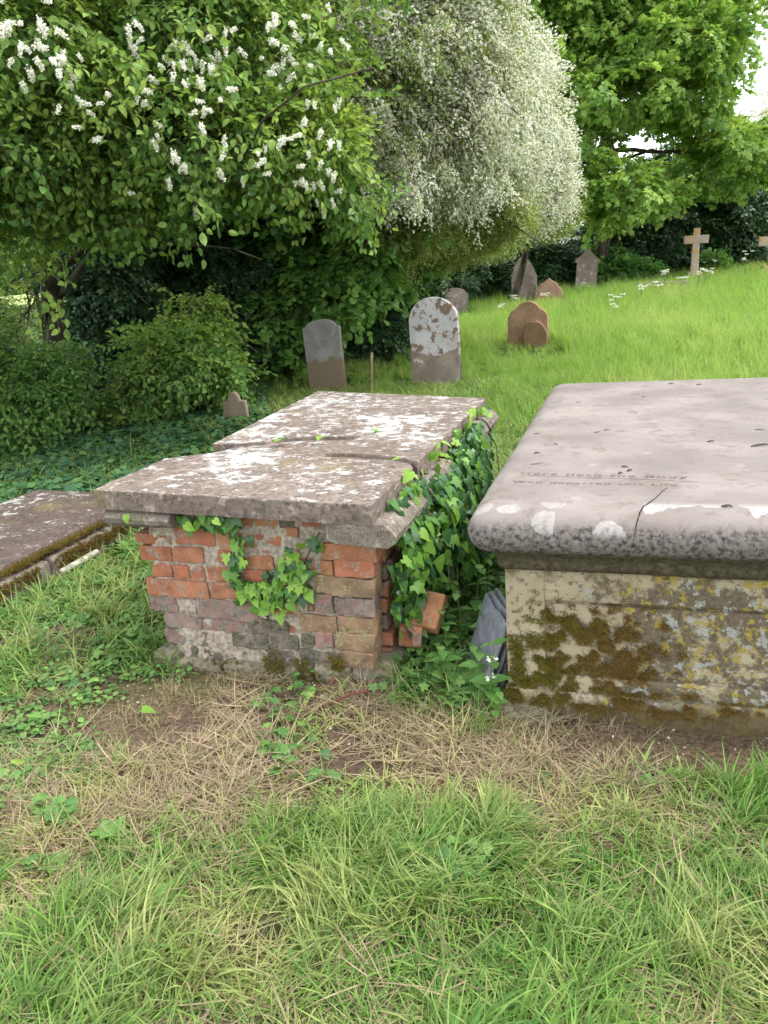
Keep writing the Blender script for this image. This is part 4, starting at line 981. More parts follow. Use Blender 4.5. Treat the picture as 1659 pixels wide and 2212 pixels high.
# ------------------------------------------------------------------ headstones
STONES = []
def outline(shape, w_, h_):
    P = []
    def arc(cx_, cz_, rx, rz, a0, a1, n=9): return [(cx_+rx*cos(radians(a0+(a1-a0)*k/n)), cz_+rz*sin(radians(a0+(a1-a0)*k/n))) for k in range(n+1)]
    h = w_/2
    if shape == 'round': P = [(h, 0), (h, h_-h*.92)] + arc(0, h_-h*.92, h, h*.92, 4, 176, 16) + [(-h, h_-h*.92), (-h, 0)]
    elif shape == 'shoulder':  # raised round centre with small concave shoulders
        s = h*.20; zc = h_-h*.42; P = [(h, 0), (h, zc)] + arc(h, zc+s*.85, s, s*.7, 268, 182, 5) + arc(0, zc+s*.6, h*.78, h_-zc-s*.6, 6, 174, 12) + arc(-h, zc+s*.85, s, s*.7, -2, -88, 5) + [(-h, zc), (-h, 0)]
    elif shape == 'small':
        zc = h_*.72; P = [(h, 0), (h, zc), (h*.55, zc)] + arc(0, zc, h*.5, h_-zc, 10, 170, 8) + [(-h*.55, zc), (-h, zc), (-h, 0)]
    elif shape == 'trefoil':   # round head with round shoulder lobes
        zc = h_-h*.70; P = [(h, 0), (h, zc-.02), (h*.9, zc)] + arc(h*.62, zc+.0, h*.3, h*.32, 0, 80, 5) + arc(0, zc+h*.16, h*.62, h_-zc-h*.16, 22, 158, 12) + arc(-h*.62, zc, h*.3, h*.32, 100, 180, 5) + [(-h*.9, zc), (-h, zc-.02), (-h, 0)]
    elif shape == 'gothic':    # pointed, leaning shoulder
        zc = h_*.60; P = [(h, 0), (h, zc), (h*.92, zc+.02)] + [(h*.90*(1-t)**.75, zc+.02+(h_-zc-.02)*t**.8) for t in np.linspace(.08, .92, 8)] + [(0, h_)] + [(-h*.96*(1-t)**.5, zc+(h_-zc)*t**.9) for t in np.linspace(.95, .0, 9)] + [(-h, 0)]
    elif shape == 'ogee':
        zc = h_*.50; R_ = [(h, 0), (h, zc), (h*.88, zc+.015), (h*.86, zc+.06), (h*.70, zc+.07), (h*.66, zc+.16)] + [(h*.6*(1-t)**1.4+.012, zc+.16+(h_-zc-.16)*t) for t in np.linspace(.15, .9, 6)]; P = R_ + [(0, h_)] + [(-x, z) for x, z in R_[::-1]]
    elif shape == 'point':
        zc = h_*.72; R_ = [(h*.92, 0), (h*.92, .08), (h*.86, .11), (h*.86, zc-.07), (h, zc-.05), (h, zc+.02), (h*.82, zc+.06), (h*.55, zc+.12)]; P = R_ + [(0, h_)] + [(-x, z) for x, z in R_[::-1]]
    elif shape == 'stub':
        P = [(h, 0), (h*1.02, h_*.55), (h*.8, h_*.75), (h*.45, h_*.93), (h*.1, h_), (-h*.3, h_*.97), (-h*.7, h_*.9), (-h*.98, h_*.6), (-h, h_*.3), (-h, 0)]
    elif shape == 'board': P = [(h, 0), (h, h_), (-h*.6, h_*1.02), (-h, h_*.94), (-h, 0)]
    return P
def stone(name, label, XL, XR, Yb, Yt, shape, mat, th=.08, lean=0, tilt=0, yaw=.33, cat='headstone', dist=None, rim=False, group=None, sink=.15):
    p = gnd((XL+XR)/2, Yb) if dist is None else aty((XL+XR)/2, Yb, dist); d = np.linalg.norm(p-CAMP); p[2] = float(terr(p[0], p[1]))
    cosv = cos(yaw - math.atan2(p[0], p[1])); w_ = (XR-XL)*d/FPX/max(.6, cosv) - th*abs(sin(yaw-math.atan2(p[0], p[1]))); h_ = (Yb-Yt)*d/FPX*1.02
    P = outline(shape, w_, h_); P = [(x, z) if z > 0 else (x, -sink) for x, z in P]
    # outline resampled, front and back faces with a worn edge
    bm = bmesh.new(); f = bm.faces.new([bm.verts.new((x, 0, z)) for x, z in P]); r = bmesh.ops.extrude_face_region(bm, geom=[f])
    for g in r['geom']:
        if isinstance(g, bmesh.types.BMVert): g.co.y += th
    bmesh.ops.recalc_face_normals(bm, faces=bm.faces)
    ed = [e for e in bm.edges if (abs(e.verts[0].co.y-e.verts[1].co.y) < 1e-6)]
    bmesh.ops.bevel(bm, geom=ed, offset=.008, segments=2, affect='EDGES')
    for v in bm.verts:
        n_ = mnoise.noise_vector(v.co*13+Vector((p[0], 0, 0)))*.006; v.co += n_
    me = bpy.data.meshes.new(name); bm.to_mesh(me); bm.free(); me.materials.append(M[mat])
    for q in me.polygons: q.use_smooth = len(q.vertices) == 4
    o = obj(name, me, None, p); o.rotation_euler = Euler((tilt, lean, -yaw), 'XYZ')
    o.rotation_euler = (Matrix.Rotation(-yaw, 3, 'Z') @ Matrix.Rotation(tilt, 3, 'X') @ Matrix.Rotation(lean, 3, 'Y')).to_euler()
    tag(o, label, cat, group); STONES.append(p); print('STONE', label[:20], np.round(p, 2), round(w_, 2), round(h_, 2)); return o, p, w_, h_
hs = stone('headstone', 'grey shouldered headstone at left in front of the hazel, leaning slightly', 667, 748, 846, 700, 'shoulder', 'st_grey', .085, -.05)
hb = stone('headstone', 'tall round-topped headstone with flaking white face', 890, 996, 834, 655, 'round', 'st_white', .09, -.03)
hl = 0
# the sound lower skin of the white headstone where the white face has flaked away
p, w_, h_ = hb[1:]
Vq = [(-w_*.49, -.012, 0), (w_*.49, -.012, 0), (w_*.49, -.012, h_*.42), (w_*.3, -.012, h_*.395), (w_*.18, -.012, h_*.36), (w_*.05, -.012, h_*.31), (-w_*.08, -.012, h_*.33), (-w_*.2, -.012, h_*.37), (-w_*.33, -.012, h_*.38), (-w_*.49, -.012, h_*.42)]
bm = bmesh.new(); f = bm.faces.new([bm.verts.new(v) for v in Vq]); r = bmesh.ops.extrude_face_region(bm, geom=[f])
for g in r['geom']:
    if isinstance(g, bmesh.types.BMVert): g.co.y += .014
bmesh.ops.recalc_face_normals(bm, faces=bm.faces); me = bpy.data.meshes.new('stone_skin'); bm.to_mesh(me); bm.free(); me.materials.append(M['st_dark']); obj('stone_skin', me, hb[0])
stone('headstone', 'small mossy grey headstone half hidden behind the white-faced one', 955, 1009, 683, 628, 'shoulder', 'st_dark', .08, .03)
hd = stone('headstone', 'squat brown headstone with lobed round top, a broken stone before it', 1098, 1181, 748, 660, 'trefoil', 'st_brown', .09)
stone('broken_stone', 'broken dark stone stub standing before the lobed brown headstone', 1130, 1180, 752, 698, 'stub', 'st_rough', .12, 0, 0, cat='broken stone', dist=hd[1][1]-.28)
stone('headstone', 'tall pointed reddish-grey headstone with white lichen rim', 1105, 1157, 657, 565, 'gothic', 'st_dark', .1, 0)
stone('headstone', 'low ogee-topped red headstone right of the tall lichened one', 1158, 1212, 655, 607, 'ogee', 'st_red', .09)
stone('headstone', 'dark headstone with pointed top and little side lugs', 1240, 1288, 632, 548, 'point', 'st_dark', .1, .05)
ti = stone('headstone', 'tiny curved-top footstone left of the brick tomb', 485, 537, 915, 850, 'small', 'st_tiny', .05, -.04)
stone('leaning_board', 'reddish broken slab leaning under the hazel behind the stake', 762, 786, 758, 708, 'board', 'st_red', .04, .75, 0, cat='broken slab')
# crosses
def cross(XL, XR, Yb, Yt, Xa0, Xa1, Ya0, Ya1, colw, label, steps=2):
    p = gnd((XL+XR)/2, Yb); p[2] = float(terr(p[0], p[1])); d = np.linalg.norm(p-CAMP); k = d/FPX
    t = empty('stone_cross', p, -.25, label=label, cat='cross')
    H_ = (Yb-Yt)*k; bw = (XR-XL)*k; s = .10*H_
    V, F = rough_box(bw, bw, s*1.3, (4, 4, 2), .015, .008, 8, 1); V[:, 2] += s*.35; obj('base_step', mesh('base_step', V, F, M['st_cross'], True), t)
    V, F = rough_box(bw*.66, bw*.66, s, (4, 4, 2), .015, .006, 8, 2); V[:, 2] += s*1.45; obj('plinth', mesh('plinth', V, F, M['st_cross'], True), t)
    cw = colw*k; V, F = rough_box(cw, cw*.75, H_-s*1.9, (2, 2, 12), .008, .004, 8, 3); V[:, 2] += (H_+s*1.9)/2; V[:, 0] *= 1.15-.25*V[:, 2]/H_
    obj('shaft', mesh('shaft', V, F, M['st_cross'], True), t)
    za, zb = (Yb-Ya1)*k, (Yb-Ya0)*k; aw = (Xa1-Xa0)*k/2
    V, F = rough_box(aw*2, cw*.745, zb-za, (10, 2, 2), .008, .004, 8, 4); V[:, 2] += (za+zb)/2; obj('arms', mesh('arms', V, F, M['st_cross'], True), t)
    return t
cross(1478, 1517, 612, 512, 1480, 1524, 525, 540, 13, 'tall lichened stone cross on a stepped base before the dark hedge')
cross(1640, 1690, 596, 500, 1646, 1700, 526, 543, 15, 'second stone cross cut off by the right edge')
p = gnd(1430, 632); o = rough_box(1.25, .5, .28, (8, 4, 3), .02, .012, 6, 4); tag(obj('grave_kerb', mesh('grave_kerb', *o, M['mould'], True), None, (p[0], p[1], terr(p[0], p[1])+.12), (0, 0, -.2)), 'low pale kerb in the long grass before the tall cross', 'grave kerb')
p = gnd(1442, 618); o = rough_box(.42, .3, .36, (4, 3, 3), .02, .01, 6, 5); tag(obj('grave_marker', mesh('grave_marker', *o, M['st_red'], True), None, (p[0], p[1]+.9, terr(p[0], p[1])+.18), (0, 0, -.2)), 'small red stone block in the grass left of the tall cross', 'marker stone')
p = gnd(800, 858); v, f = tube(wobble((0, 0, -.1), (.045, 0, .50), 5, .02, 3), [.016]*6, 7); tag(obj('stake', mesh('stake', v, f, M['wood'], True), None, p), 'thin wooden stake upright between the grey and white headstones', 'stake')

# ------------------------------------------------------------------ loose bricks, stones and slates between the two tombs
def loose(name, X, Y, dims, rot, mat, label, cat, z=None, cuts=(6, 4, 3), bev=.006, amp=.003, ypl=None, group=None, chips=.2):
    p = gnd(X, Y) if ypl is None else aty(X, Y, ypl); V, F = rough_box(*dims, cuts, bev, amp, 16, int(X) % 50, chips)
    o = obj(name, mesh(name, V, F, M[mat], True), None, (p[0], p[1], p[2] if ypl is not None else p[2]+(z or 0)), rot); return tag(o, label, cat, group)
loose('brick', 908, 1318, (.17, .14, .075), (.75, .12, -.35), 'brick_o', 'orange loose brick tilted upward among the nettles between the tombs', 'brick', ypl=2.62)
loose('brick', 888, 1362, (.085, .10, .085), (.1, .1, -.1), 'brick', 'red loose brick end under the tilted orange brick', 'brick', ypl=2.58)
loose('old_timber', 858, 1360, (.05, .06, .22), (.1, .2, .1), 'wood', 'dark mossy piece of timber upright beside the brick wall', 'timber', ypl=2.66)
loose('rubble_stone', 830, 1396, (.085, .08, .10), (.2, .1, .4), 'pale', 'pale lump of stone at the right foot of the brick wall', 'stone', z=.02, bev=.03, amp=.01, chips=.5)
loose('rubble_stone', 1120, 1545, (.20, .10, .07), (.0, .05, -.3), 'found', 'mossy stone at the near left foot of the cream tomb', 'stone', z=.0, bev=.03, amp=.012, chips=.4)
for k, (dx, a_, lb) in enumerate([(0, .0, 'outermost grey slate leaning on the side of the cream tomb'), (.022, .05, 'middle grey slate of the leaning stack'), (.04, -.06, 'innermost grey slate against the cream tomb')]):
    V, F = rough_box(.012, .25, .32, (2, 8, 8), .003, .004, 9, 80+k, .3)
    me = mesh('slate', V, F, M['slate'], True); base = MR @ Vector((-.105+dx, .13+k*.03, .14))
    o = obj('slate', me, None, base, (a_*.6, .30-.05*k, .14+a_*.6)); tag(o, lb, 'slate')

# ------------------------------------------------------------------ ivy
def leafmesh(nm, L_, mat, r):
    V, F = L_; V = V.copy(); V[:, 2] += .05*np.sin(V[:, 0]*5+r)*.6; return mesh(nm, V, F, M[mat], True, np.full(len(V), .5))
IV = [leafmesh('ivy_leaf', l_, m, i) for i, (l_, m) in enumerate([(IVYL, 'ivy'), (IVYB, 'ivy'), (IVYD, 'ivy'), (IVYL, 'ivy_new'), (IVYB, 'ivy_new'), (IVYL, 'ivy_old'), (IVYD, 'ivy_old'), (IVYB, 'ivy_old')])]
def leafrot(fwd, up): 
    f = Vector(fwd).normalized(); s = Vector(up).cross(f).normalized(); u = f.cross(s)
    return Matrix((f, s, u)).transposed().to_euler()
def ivy_leaf(parent, p, nrm, size, kinds, r, name='leaf'):
    nrm = np.asarray(nrm)+r.normal(0, .35, 3); fw = np.array([r.normal(0, .6), r.normal(0, .35), -1.0]) + nrm*r.uniform(.0, .7)
    o = obj(name, IV[kinds[r.integers(0, len(kinds))]], parent, p, leafrot(fw, nrm)); o.scale = (size*r.uniform(.7, 1.2),)*3; return o
ri = np.random.default_rng(77)
iv1 = empty('ivy', ML @ Vector((.5, YF, 0)), -LYAW, label='ivy sprays with fresh leaves hanging on the brick front wall', cat='ivy plant')
offs = np.array([.5, YF, 0])
def ivfront(X, Y, sz, kinds, lift=.015):
    p = toL(X, Y, YF-lift-ri.uniform(0, .025)); ivy_leaf(iv1, np.array(p)-offs, (0, -1, .25), sz, kinds, ri)
for (cx_, cy_, sx, sy, k) in [(512, 1165, 9, 14, 8), (508, 1205, 12, 14, 10), (510, 1240, 15, 18, 16), (530, 1262, 18, 12, 14), (570, 1275, 26, 16, 26), (600, 1290, 26, 16, 22), (640, 1262, 18, 16, 18), (650, 1225, 18, 20, 18), (630, 1200, 15, 14, 12), (675, 1170, 10, 10, 8), (610, 1240, 30, 12, 16), (560, 1310, 10, 8, 5), (520, 1290, 12, 10, 6)]:
    for _ in range(k): ivfront(ri.normal(cx_, sx*.8), ri.normal(cy_, sy*.8), .042, (0, 0, 1, 3, 3, 4, 5) if cy_ > 1255 else (0, 1, 5, 3, 6), .02)
for _ in range(40): ivfront(ri.uniform(378, 512), ri.normal(1122, 8), .045, (0, 1, 5, 7, 2), .03)
for X, Y, s in [(272, 1112, .05), (400, 1132, .05), (462, 1122, .04)]: ivy_leaf(iv1, np.array(toL(X, Y, -.01))-offs, (0, -1, .2), s, (4,), ri)
for path in ([(512, 1150), (505, 1200), (515, 1260), (580, 1300)], [(690, 1150), (660, 1210), (650, 1260), (600, 1290)]):
    pts = [np.array(toL(*q, YF-.012))-offs for q in path]; v, f = tube(pts, .003, 5); obj('stem', mesh('stem', v, f, M['twig']), iv1)
# the big mass on the right flank
iv2 = empty('ivy', ML @ Vector((xr, 1.0, 0)), -LYAW, label='thick ivy cascading down the right flank of the brick tomb', cat='ivy plant')
offs2 = np.array([xr, 1.0, 0])
cand = []
for _ in range(3600):
    t = ri.uniform(0, 1)**.8; y = .13 + t*1.9; top = .66 + .02*sin(y*6); z = ri.uniform(.06 if y > .35 else .22, 1)**.9*top
    if z < (.10 if y > .6 else .24 if y > .25 else .14) + (.10 if y > .9 else 0)*0 - (.08*sin(y*9) if y > .5 else 0): continue
    bulge = .05 + .17*sin(pi*min(1, max(0, (y-.05)/1.7)))*(.35+.65*sin(pi*min(1, z/.70)**.8)) + .02*nz((y, z, 0), 6)
    if y < .5 and z > .55: bulge = .075
    x = xr + bulge*ri.uniform(.35, 1.05); cand.append((x, y, z))
cand = np.array(cand)
# largest in the picture first: outermost and nearest
score = (cand[:, 0]-xr)*3 - cand[:, 1]*.6; order = np.argsort(-score)
for i in order[:262]:
    x, y, z = cand[i]; up = z > .5
    ivy_leaf(iv2, cand[i]-offs2, (1, -.35, .45 if up else .15), .058 if up else .054, (0, 1, 0, 4, 2, 5, 6) if up else (0, 2, 5, 6, 1, 7), ri)
for _ in range(34):      # lighter leaves climbing onto the slab's edge
    y = ri.uniform(.35, 1.95); p = np.array([LW+ri.uniform(-.01, .05), y, LH-ri.uniform(.0, .10)]); ivy_leaf(iv2, p-offs2, (.8, -.3, .8), .055, (3, 4, 0), ri)
rest = cand[order[262:]]
ivs = source('ivy_leaf_source', [IV[5], IV[6], IV[7], IV[0], IV[2]])
rt = np.array([list(leafrot(np.array([ri.normal(0, .6), ri.normal(0, .35), -1.]) + np.array([1, -.3, .2])*.4, np.array([1, -.3, .2])+ri.normal(0, .35, 3))) for _ in range(len(rest))])
tag(scatter('inner_leaves', ivs, rest-offs2, rt, ri.uniform(.035, .062, len(rest)), 0, iv2), kind='stuff')
for k in range(9):
    y0 = ri.uniform(.2, 1.8); pts = [np.array([xr+.03+.05*q, y0+.06*q*ri.normal(), .66-.08*q*q*.5])-offs2 for q in range(5)]
    v, f = tube(pts, [.004, .004, .003, .003, .002], 5); obj('stem', mesh('stem', v, f, M['twig']), iv2)
# a few leaves in the slab's crack
iv3 = empty('ivy', toLz(*z1(1110, 205), .03)[0] and ML @ toLz(*z1(1110, 205), .03)[0], label='small ivy shoots sprouting from the crack across the slab', cat='ivy plant')
for X, Y, s, k in [(760, 243, .05, 0), (742, 245, .035, 3), (907, 232, .045, 4), (1100, 208, .03, 0), (1120, 204, .03, 3), (1140, 200, .03, 0), (1210, 317, .035, 3), (1130, 212, .03, 5)]:
    p = ML @ toLz(*z1(X, Y), .034)[0]; o = obj('leaf', IV[k], iv3, p-iv3.location, leafrot((ri.normal(), ri.normal(), .0), (0, 0, 1))); o.scale = (s,)*3

# ------------------------------------------------------------------ nettles, docks and other plants in the gap
def plant(name, base, label, cat, stemh, pairs, leaf, size, mat, r, lean=(0, 0), group=None, flowers=False, whorl=2, nick='leaf', upf=.25):
    t = empty(name, base, label=label, cat=cat, group=group)
    me = mesh(nick, leaf[0], leaf[1], M[mat], True, np.full(len(leaf[0]), .5))
    top = np.array([lean[0], lean[1], stemh]); P = wobble((0, 0, -.02), top, 8, .05, r.uniform(0, 9))
    v, f = tube(P, np.linspace(.0035, .0018, 9), 5); obj('stem', mesh('stem', v, f, M['stem']), t)
    for i in range(pairs):
        q = (i+1)/pairs; k = min(8, int(q*8)); p = P[k]; a0 = i*pi/2+r.uniform(-.3, .3); s = size*(1-.45*q)
        for j in range(whorl):
            a = a0+j*2*pi/whorl; fw = (cos(a), sin(a), upf+r.uniform(-.3, .2)); o = obj(nick, me, t, p, leafrot(fw, (r.normal(0, .15), r.normal(0, .15), 1))); o.scale = (s*r.uniform(.85, 1.15),)*3
        if flowers and 1 < i < pairs-1:
            for j in range(4):
                a = j*1.26; pk = quads(np.array([0, 0, 0]), 5, .003, .009, 0, r, 1); ob = obj('flower', mesh('flower', pk[0], pk[1], M['petal']), t, p+np.array([cos(a)*.014, sin(a)*.014, .01]))
    return t
rp = np.random.default_rng(31)
def gp(X, Y): p = gnd(X, Y); p[2] = float(terr(p[0], p[1])); return p
plant('nettle', aty(900, 1395, 2.58)*[1, 1, 0], 'young nettle with two bright leaf pairs in front of the loose orange brick', 'nettle', .20, 4, NETTLE, .075, 'nettle', rp, (.01, -.02))
plant('dead_nettle', gp(1052, 1535), 'white dead-nettle in flower against the slates at the cream tomb corner', 'dead-nettle', .26, 5, NETTLE, .10, 'nettle', rp, (.02, -.03), flowers=True)
for X, Y, h, s, lab in [(975, 1440, .16, .085, 'nettle clump right of the loose red brick'), (1010, 1400, .22, .09, 'nettle in the middle of the gap between the tombs'), (1045, 1380, .24, .09, 'nettle leaning toward the cream tomb side'), (1030, 1475, .15, .085, 'low nettle before the leaning slates'), (960, 1400, .20, .08, 'drooping nettle with grey undersides left of centre in the gap'), (1055, 1330, .25, .08, 'far nettle beside the side wall of the cream tomb'), (925, 1445, .12, .08, 'short nettle at the foot of the loose bricks'), (1000, 1345, .26, .085, 'nettle behind the middle of the gap'), (990, 1490, .17, .10, 'nettle in front of the red brick end, broad leaves'), (1020, 1510, .16, .10, 'front nettle left of the dead-nettle'), (950, 1470, .15, .095, 'low broad nettle below the tilted orange brick'), (1040, 1440, .22, .10, 'tall nettle touching the slates'), (985, 1430, .22, .10, 'bright nettle in the centre of the gap'), (965, 1370, .24, .10, 'nettle behind the tilted orange brick on its right'), (1025, 1360, .26, .10, 'tall nettle under the overhang of the ledger'), (1068, 1560, .10, .07, 'small pale nettle seedling at the corner of the cream tomb')]:
    plant('nettle', gp(X, Y), lab, 'nettle', h, 4, NETTLE, s, 'nettle', rp, (rp.normal(0, .03), rp.normal(0, .03)))
def rosette(name, base, label, cat, n, size, leaf, mat, r, el=(.3, 1.1), group=None):
    t = empty(name, base, label=label, cat=cat, group=group); me = mesh('leaf', leaf[0], leaf[1], M[mat], True, np.full(len(leaf[0]), .5))
    for i in range(n):
        a = i*2.4+r.uniform(-.3, .3); e = r.uniform(*el); o = obj('leaf', me, t, (0, 0, .01), leafrot((cos(a)*cos(e), sin(a)*cos(e), sin(e)), (-cos(a)*.5, -sin(a)*.5, 1))); o.scale = (size*r.uniform(.7, 1.15),)*3
    return t
rosette('dock', gp(975, 1310), 'tall dock with long crinkled leaves rising beside the ivy', 'dock', 9, .30, DOCK, 'dock', rp, (.6, 1.3))
rosette('dock', gp(1010, 1330), 'broad-leaved dock low between the tombs', 'dock', 8, .20, DOCK, 'dock', rp, (.2, .8))
rosette('plantain', gp(940, 1330), 'round-leaved plant beneath the ivy mass', 'plant', 8, .11, ROUND, 'dock', rp, (.3, .9))
rosette('plantain', gp(1040, 1300), 'small round-leaved plant near the far slates', 'plant', 8, .10, ROUND, 'dock', rp, (.2, .8))
for X, Y, s_, n_, lab in [(240, 1810, .055, 9, 'buttercup leaf rosette low in the foreground at left'), (120, 1880, .05, 8, 'buttercup leaves near the lower left edge of the lawn'), (330, 1960, .07, 6, 'wilting broad nettle-like weed in the foreground grass'), (870, 1840, .05, 7, 'buttercup leaf cluster in the middle of the foreground'), (560, 1600, .04, 6, 'small round-leaved weed in the straw before the brick tomb'), (860, 2010, .045, 6, 'pale buttercup leaves in the thin patch at bottom centre'), (60, 1260, .045, 7, 'dandelion-like leaves beside the low slab grave'), (1400, 1700, .04, 5, 'little weed on the bare soil before the cream tomb'), (90, 1560, .05, 8, 'scalloped mallow leaves at the left edge of the lawn')]:
    rosette('weed', gp(X, Y), lab, 'weed', n_, s_, NETTLE if 'nettle' in lab else MAPL, 'nettle', rp, (.15, .8))
# curved red dead stems on the ground
for i, (pts, lab) in enumerate([([(700, 1500), (740, 1470), (800, 1450), (850, 1452), (900, 1470)], 'red dead stem arching in the straw beside the brick tomb corner'), ([(690, 1540), (760, 1520), (820, 1510), (860, 1500)], 'lower red dead stem lying in the straw'), ([(850, 1430), (900, 1465), (950, 1490), (980, 1500)], 'red stem reaching toward the nettles')]):
    P = [gp(*q)+np.array([0, 0, .012+.03*sin(pi*k/(len(pts)-1))]) for k, q in enumerate(pts)]; o = P[0].copy(); v, f = tube(np.array(P)-o, .0045, 6); tag(obj('fallen_bramble', mesh('fallen_bramble', v, f, M['redstem'], True), None, o), lab, 'bramble')
# twigs fallen on the ledger
TWL = ['hair-thin twig on the ledger just left of the roll edge behind the lettering', 'twig chip in the middle of the ledger left half, slightly tilted', 'bent twig chip just above the word the on the ledger', 'second chip touching the bent one above the lettering', 'dark crumb lying on the word lieth of the ledger', 'short stout chip near the left roll of the ledger', 'twig chip near the far edge of the ledger', 'tiny crumb behind the middle of the ledger', 'short chip beside the twig chip in the ledger middle', 'thick short chip right of the lettering, farther back', 'dark chip at the far edge of the ledger, toward the right', 'fat dark chip on the white lichen at the near right roll', 'dark chip on the left roll halfway back along the ledger', 'chip just behind the longest twig at the right', 'tiny crumb in the right half of the ledger, halfway back', 'thin sliver near the far left corner of the ledger']
tw = []
for i, (X, Y, ln, a, rad) in enumerate([(1645, 964, .08, .05, .004), (1160, 1003, .05, .2, .0015), (1200, 960, .03, 2, .002), (1310, 930, .03, .4, .002), (1350, 1010, .025, -.7, .003), (1360, 1018, .02, .3, .0035), (1340, 1024, .015, .1, .0035), (1160, 980, .025, -.1, .003), (1450, 830, .03, -.2, .003), (1390, 858, .02, .3, .002), (1290, 935, .03, .3, .002), (1535, 955, .03, .2, .003), (1510, 832, .03, .1, .003), (1570, 1096, .03, -.3, .004), (1160, 938, .03, .1, .002), (1640, 930, .04, 0, .002), (1465, 900, .02, 1, .002), (1250, 870, .03, .1, .0015)]):
    p, nn = on_ledger(X, Y)
    if p is None: continue
    p = MR @ p; r_ = random.Random(i); pts = [(-ln/2, 0, .001), (-ln*.1, ln*.08*r_.uniform(-1, 1), rad), (ln*.2, ln*.1*r_.uniform(-1, 1), rad*1.2), (ln/2, 0, .001)]
    v, f = tube(pts, [rad*.6, rad, rad*.8, rad*.4], 5); o = obj('twig', mesh('twig', v, f, M['twig'], True), None, p+Vector((0, 0, .002)), (0, 0, a))
    if i == 0: tag(o, 'longest dark twig on the pinkish ledger, toward its right side', 'twig')
    elif i == 1: tag(o, 'thin pale straight twig on the ledger above the lettering', 'twig')
    else: tag(o, TWL[i-2], 'twig', 'twig bits on the ledger')
# cow parsley
def parsley(X, Y, h, label, n=5, dist=None, group=None):
    b0 = gp(X, Y); t = empty('cow_parsley', b0, label=label, cat='wild flower', group=group)
    for k in range(n):
        e = np.array([rp.normal(0, .16)*h, rp.normal(0, .1)*h, h*rp.uniform(.7, 1)])
        v, f = tube(wobble((0, 0, 0), e, 4, .06, k), .004, 4); obj('stem', mesh('stem', v, f, M['stem']), t)
        pk = join([quads(e+np.array([cos(q*1.2)*.035, sin(q*1.2)*.035, rp.uniform(-.01, .01)]), 9, .011, .013, 0, rp, .5) for q in range(6)]); obj('umbel', mesh('umbel', pk[0], pk[1], M['petal']), t)
for X, Y, h, lab in [(1440, 640, .62, 'leaning cow parsley before the red marker stone'), (1470, 640, .55, 'cow parsley left of the cross base'), (1500, 640, .62, 'cow parsley in front of the cross base'), (1520, 632, .60, 'cow parsley right of the cross base'), (1330, 680, .42, 'cow parsley alone in the mid meadow'), (1322, 690, .30, 'short cow parsley in the mid meadow'), (1385, 655, .40, 'cow parsley left of the pale grave kerb'), (1415, 650, .45, 'cow parsley at the left end of the pale grave kerb'), (1610, 610, .8, 'tall leaning cow parsley before the hedge gap'), (1285, 612, .5, 'cow parsley beside the dark pointed headstone'), (1262, 640, .35, 'cow parsley at the foot of the dark pointed headstone'), (1330, 600, .6, 'cow parsley in the nettle bank'), (1112, 672, .35, 'cow parsley at the foot of the tall lichened headstone'), (1175, 662, .3, 'cow parsley before the low red headstone'), (1535, 600, .6, 'cow parsley by the bright bush right of the cross'), (1080, 690, .3, 'cow parsley left of the tall lichened headstone')]:
    parsley(X, Y, h, lab)

# ------------------------------------------------------------------ grass, straw and ground cover
def src_bl(nm, mat, k, **a): return source(nm, [(lambda T_: mesh(nm, T_[0], T_[1], M[mat], attr=T_[2]))(blades(r=r0, **a)) for _ in range(k)])
SRC['lawn'] = src_bl('grass_clump', 'grass', 8, n=20, spread=.03, length=(.05, .13), width=(.003, .0062), lean=(.35, 1.35), curl=(.2, 1.5), seg=4)
SRC['long'] = src_bl('long_grass_clump', 'grass', 8, n=22, spread=.035, length=(.08, .21), width=(.0035, .008), lean=(.25, 1.1), curl=(.5, 1.7), seg=5, flow=.7)
SRC['straw'] = src_bl('straw_clump', 'straw', 8, n=12, spread=.05, length=(.06, .17), width=(.0018, .0042), lean=(1.1, 1.55), curl=(-.2, .4), seg=4, flat=True)
SRC['stand'] = src_bl('standing_straw', 'straw', 4, n=14, spread=.04, length=(.03, .08), width=(.0012, .0025), lean=(.2, 1.3), curl=(.2, 1.4), seg=3)
SRC['meadow'] = src_bl('meadow_clump', 'meadow', 6, n=30, spread=.10, length=(.14, .38), width=(.005, .011), lean=(.05, .6), curl=(.3, 1.4), seg=3)
def cover_clump(r, leaf, n, spread, size, mat, hgt=.03):
    parts = []
    for i in range(n):
        a = r.uniform(0, 2*pi); d = spread*math.sqrt(r.uniform()); z = r.uniform(.3, 1)*hgt; f = r.uniform(0, 2*pi); e = r.uniform(-.2, .5)
        parts.append((place(leaf[0], size*r.uniform(.6, 1.2), (d*cos(a), d*sin(a), z), (cos(f), sin(f), e), (r.normal(0, .3), r.normal(0, .3), 1)), leaf[1], 0, r.uniform()))
    return mk('cover_clump', join(parts), [M[mat]])
SRC['cover'] = source('cover_clump', [cover_clump(r0, ROUND, 16, .07, .024, 'cover') for _ in range(4)])
SRC['butter'] = source('buttercup_clump', [cover_clump(r0, MAPL, 7, .06, .042, 'cover', .05) for _ in range(4)])
def inside(x, y):
    """grass does not grow where a tomb stands"""
    def inb(Mi, x0, x1, y0, y1):
        m = np.array(Mi); lx = m[0, 0]*x+m[0, 1]*y+m[0, 3]; ly = m[1, 0]*x+m[1, 1]*y+m[1, 3]; return (lx > x0) & (lx < x1) & (ly > y0) & (ly < y1)
    return inb(MLi, xl+.03, xr+.0, YF-.02, LL-.08) | inb(MRi, .0, RW, -.01, RL) | inb(Mki, -.9, .06, -5, ky)
def noise2(x, y, s, o=0): return np.array([mnoise.noise(Vector((a*s+o, b_*s-o, o))) for a, b_ in zip(x, y)])
rg = np.random.default_rng(99)
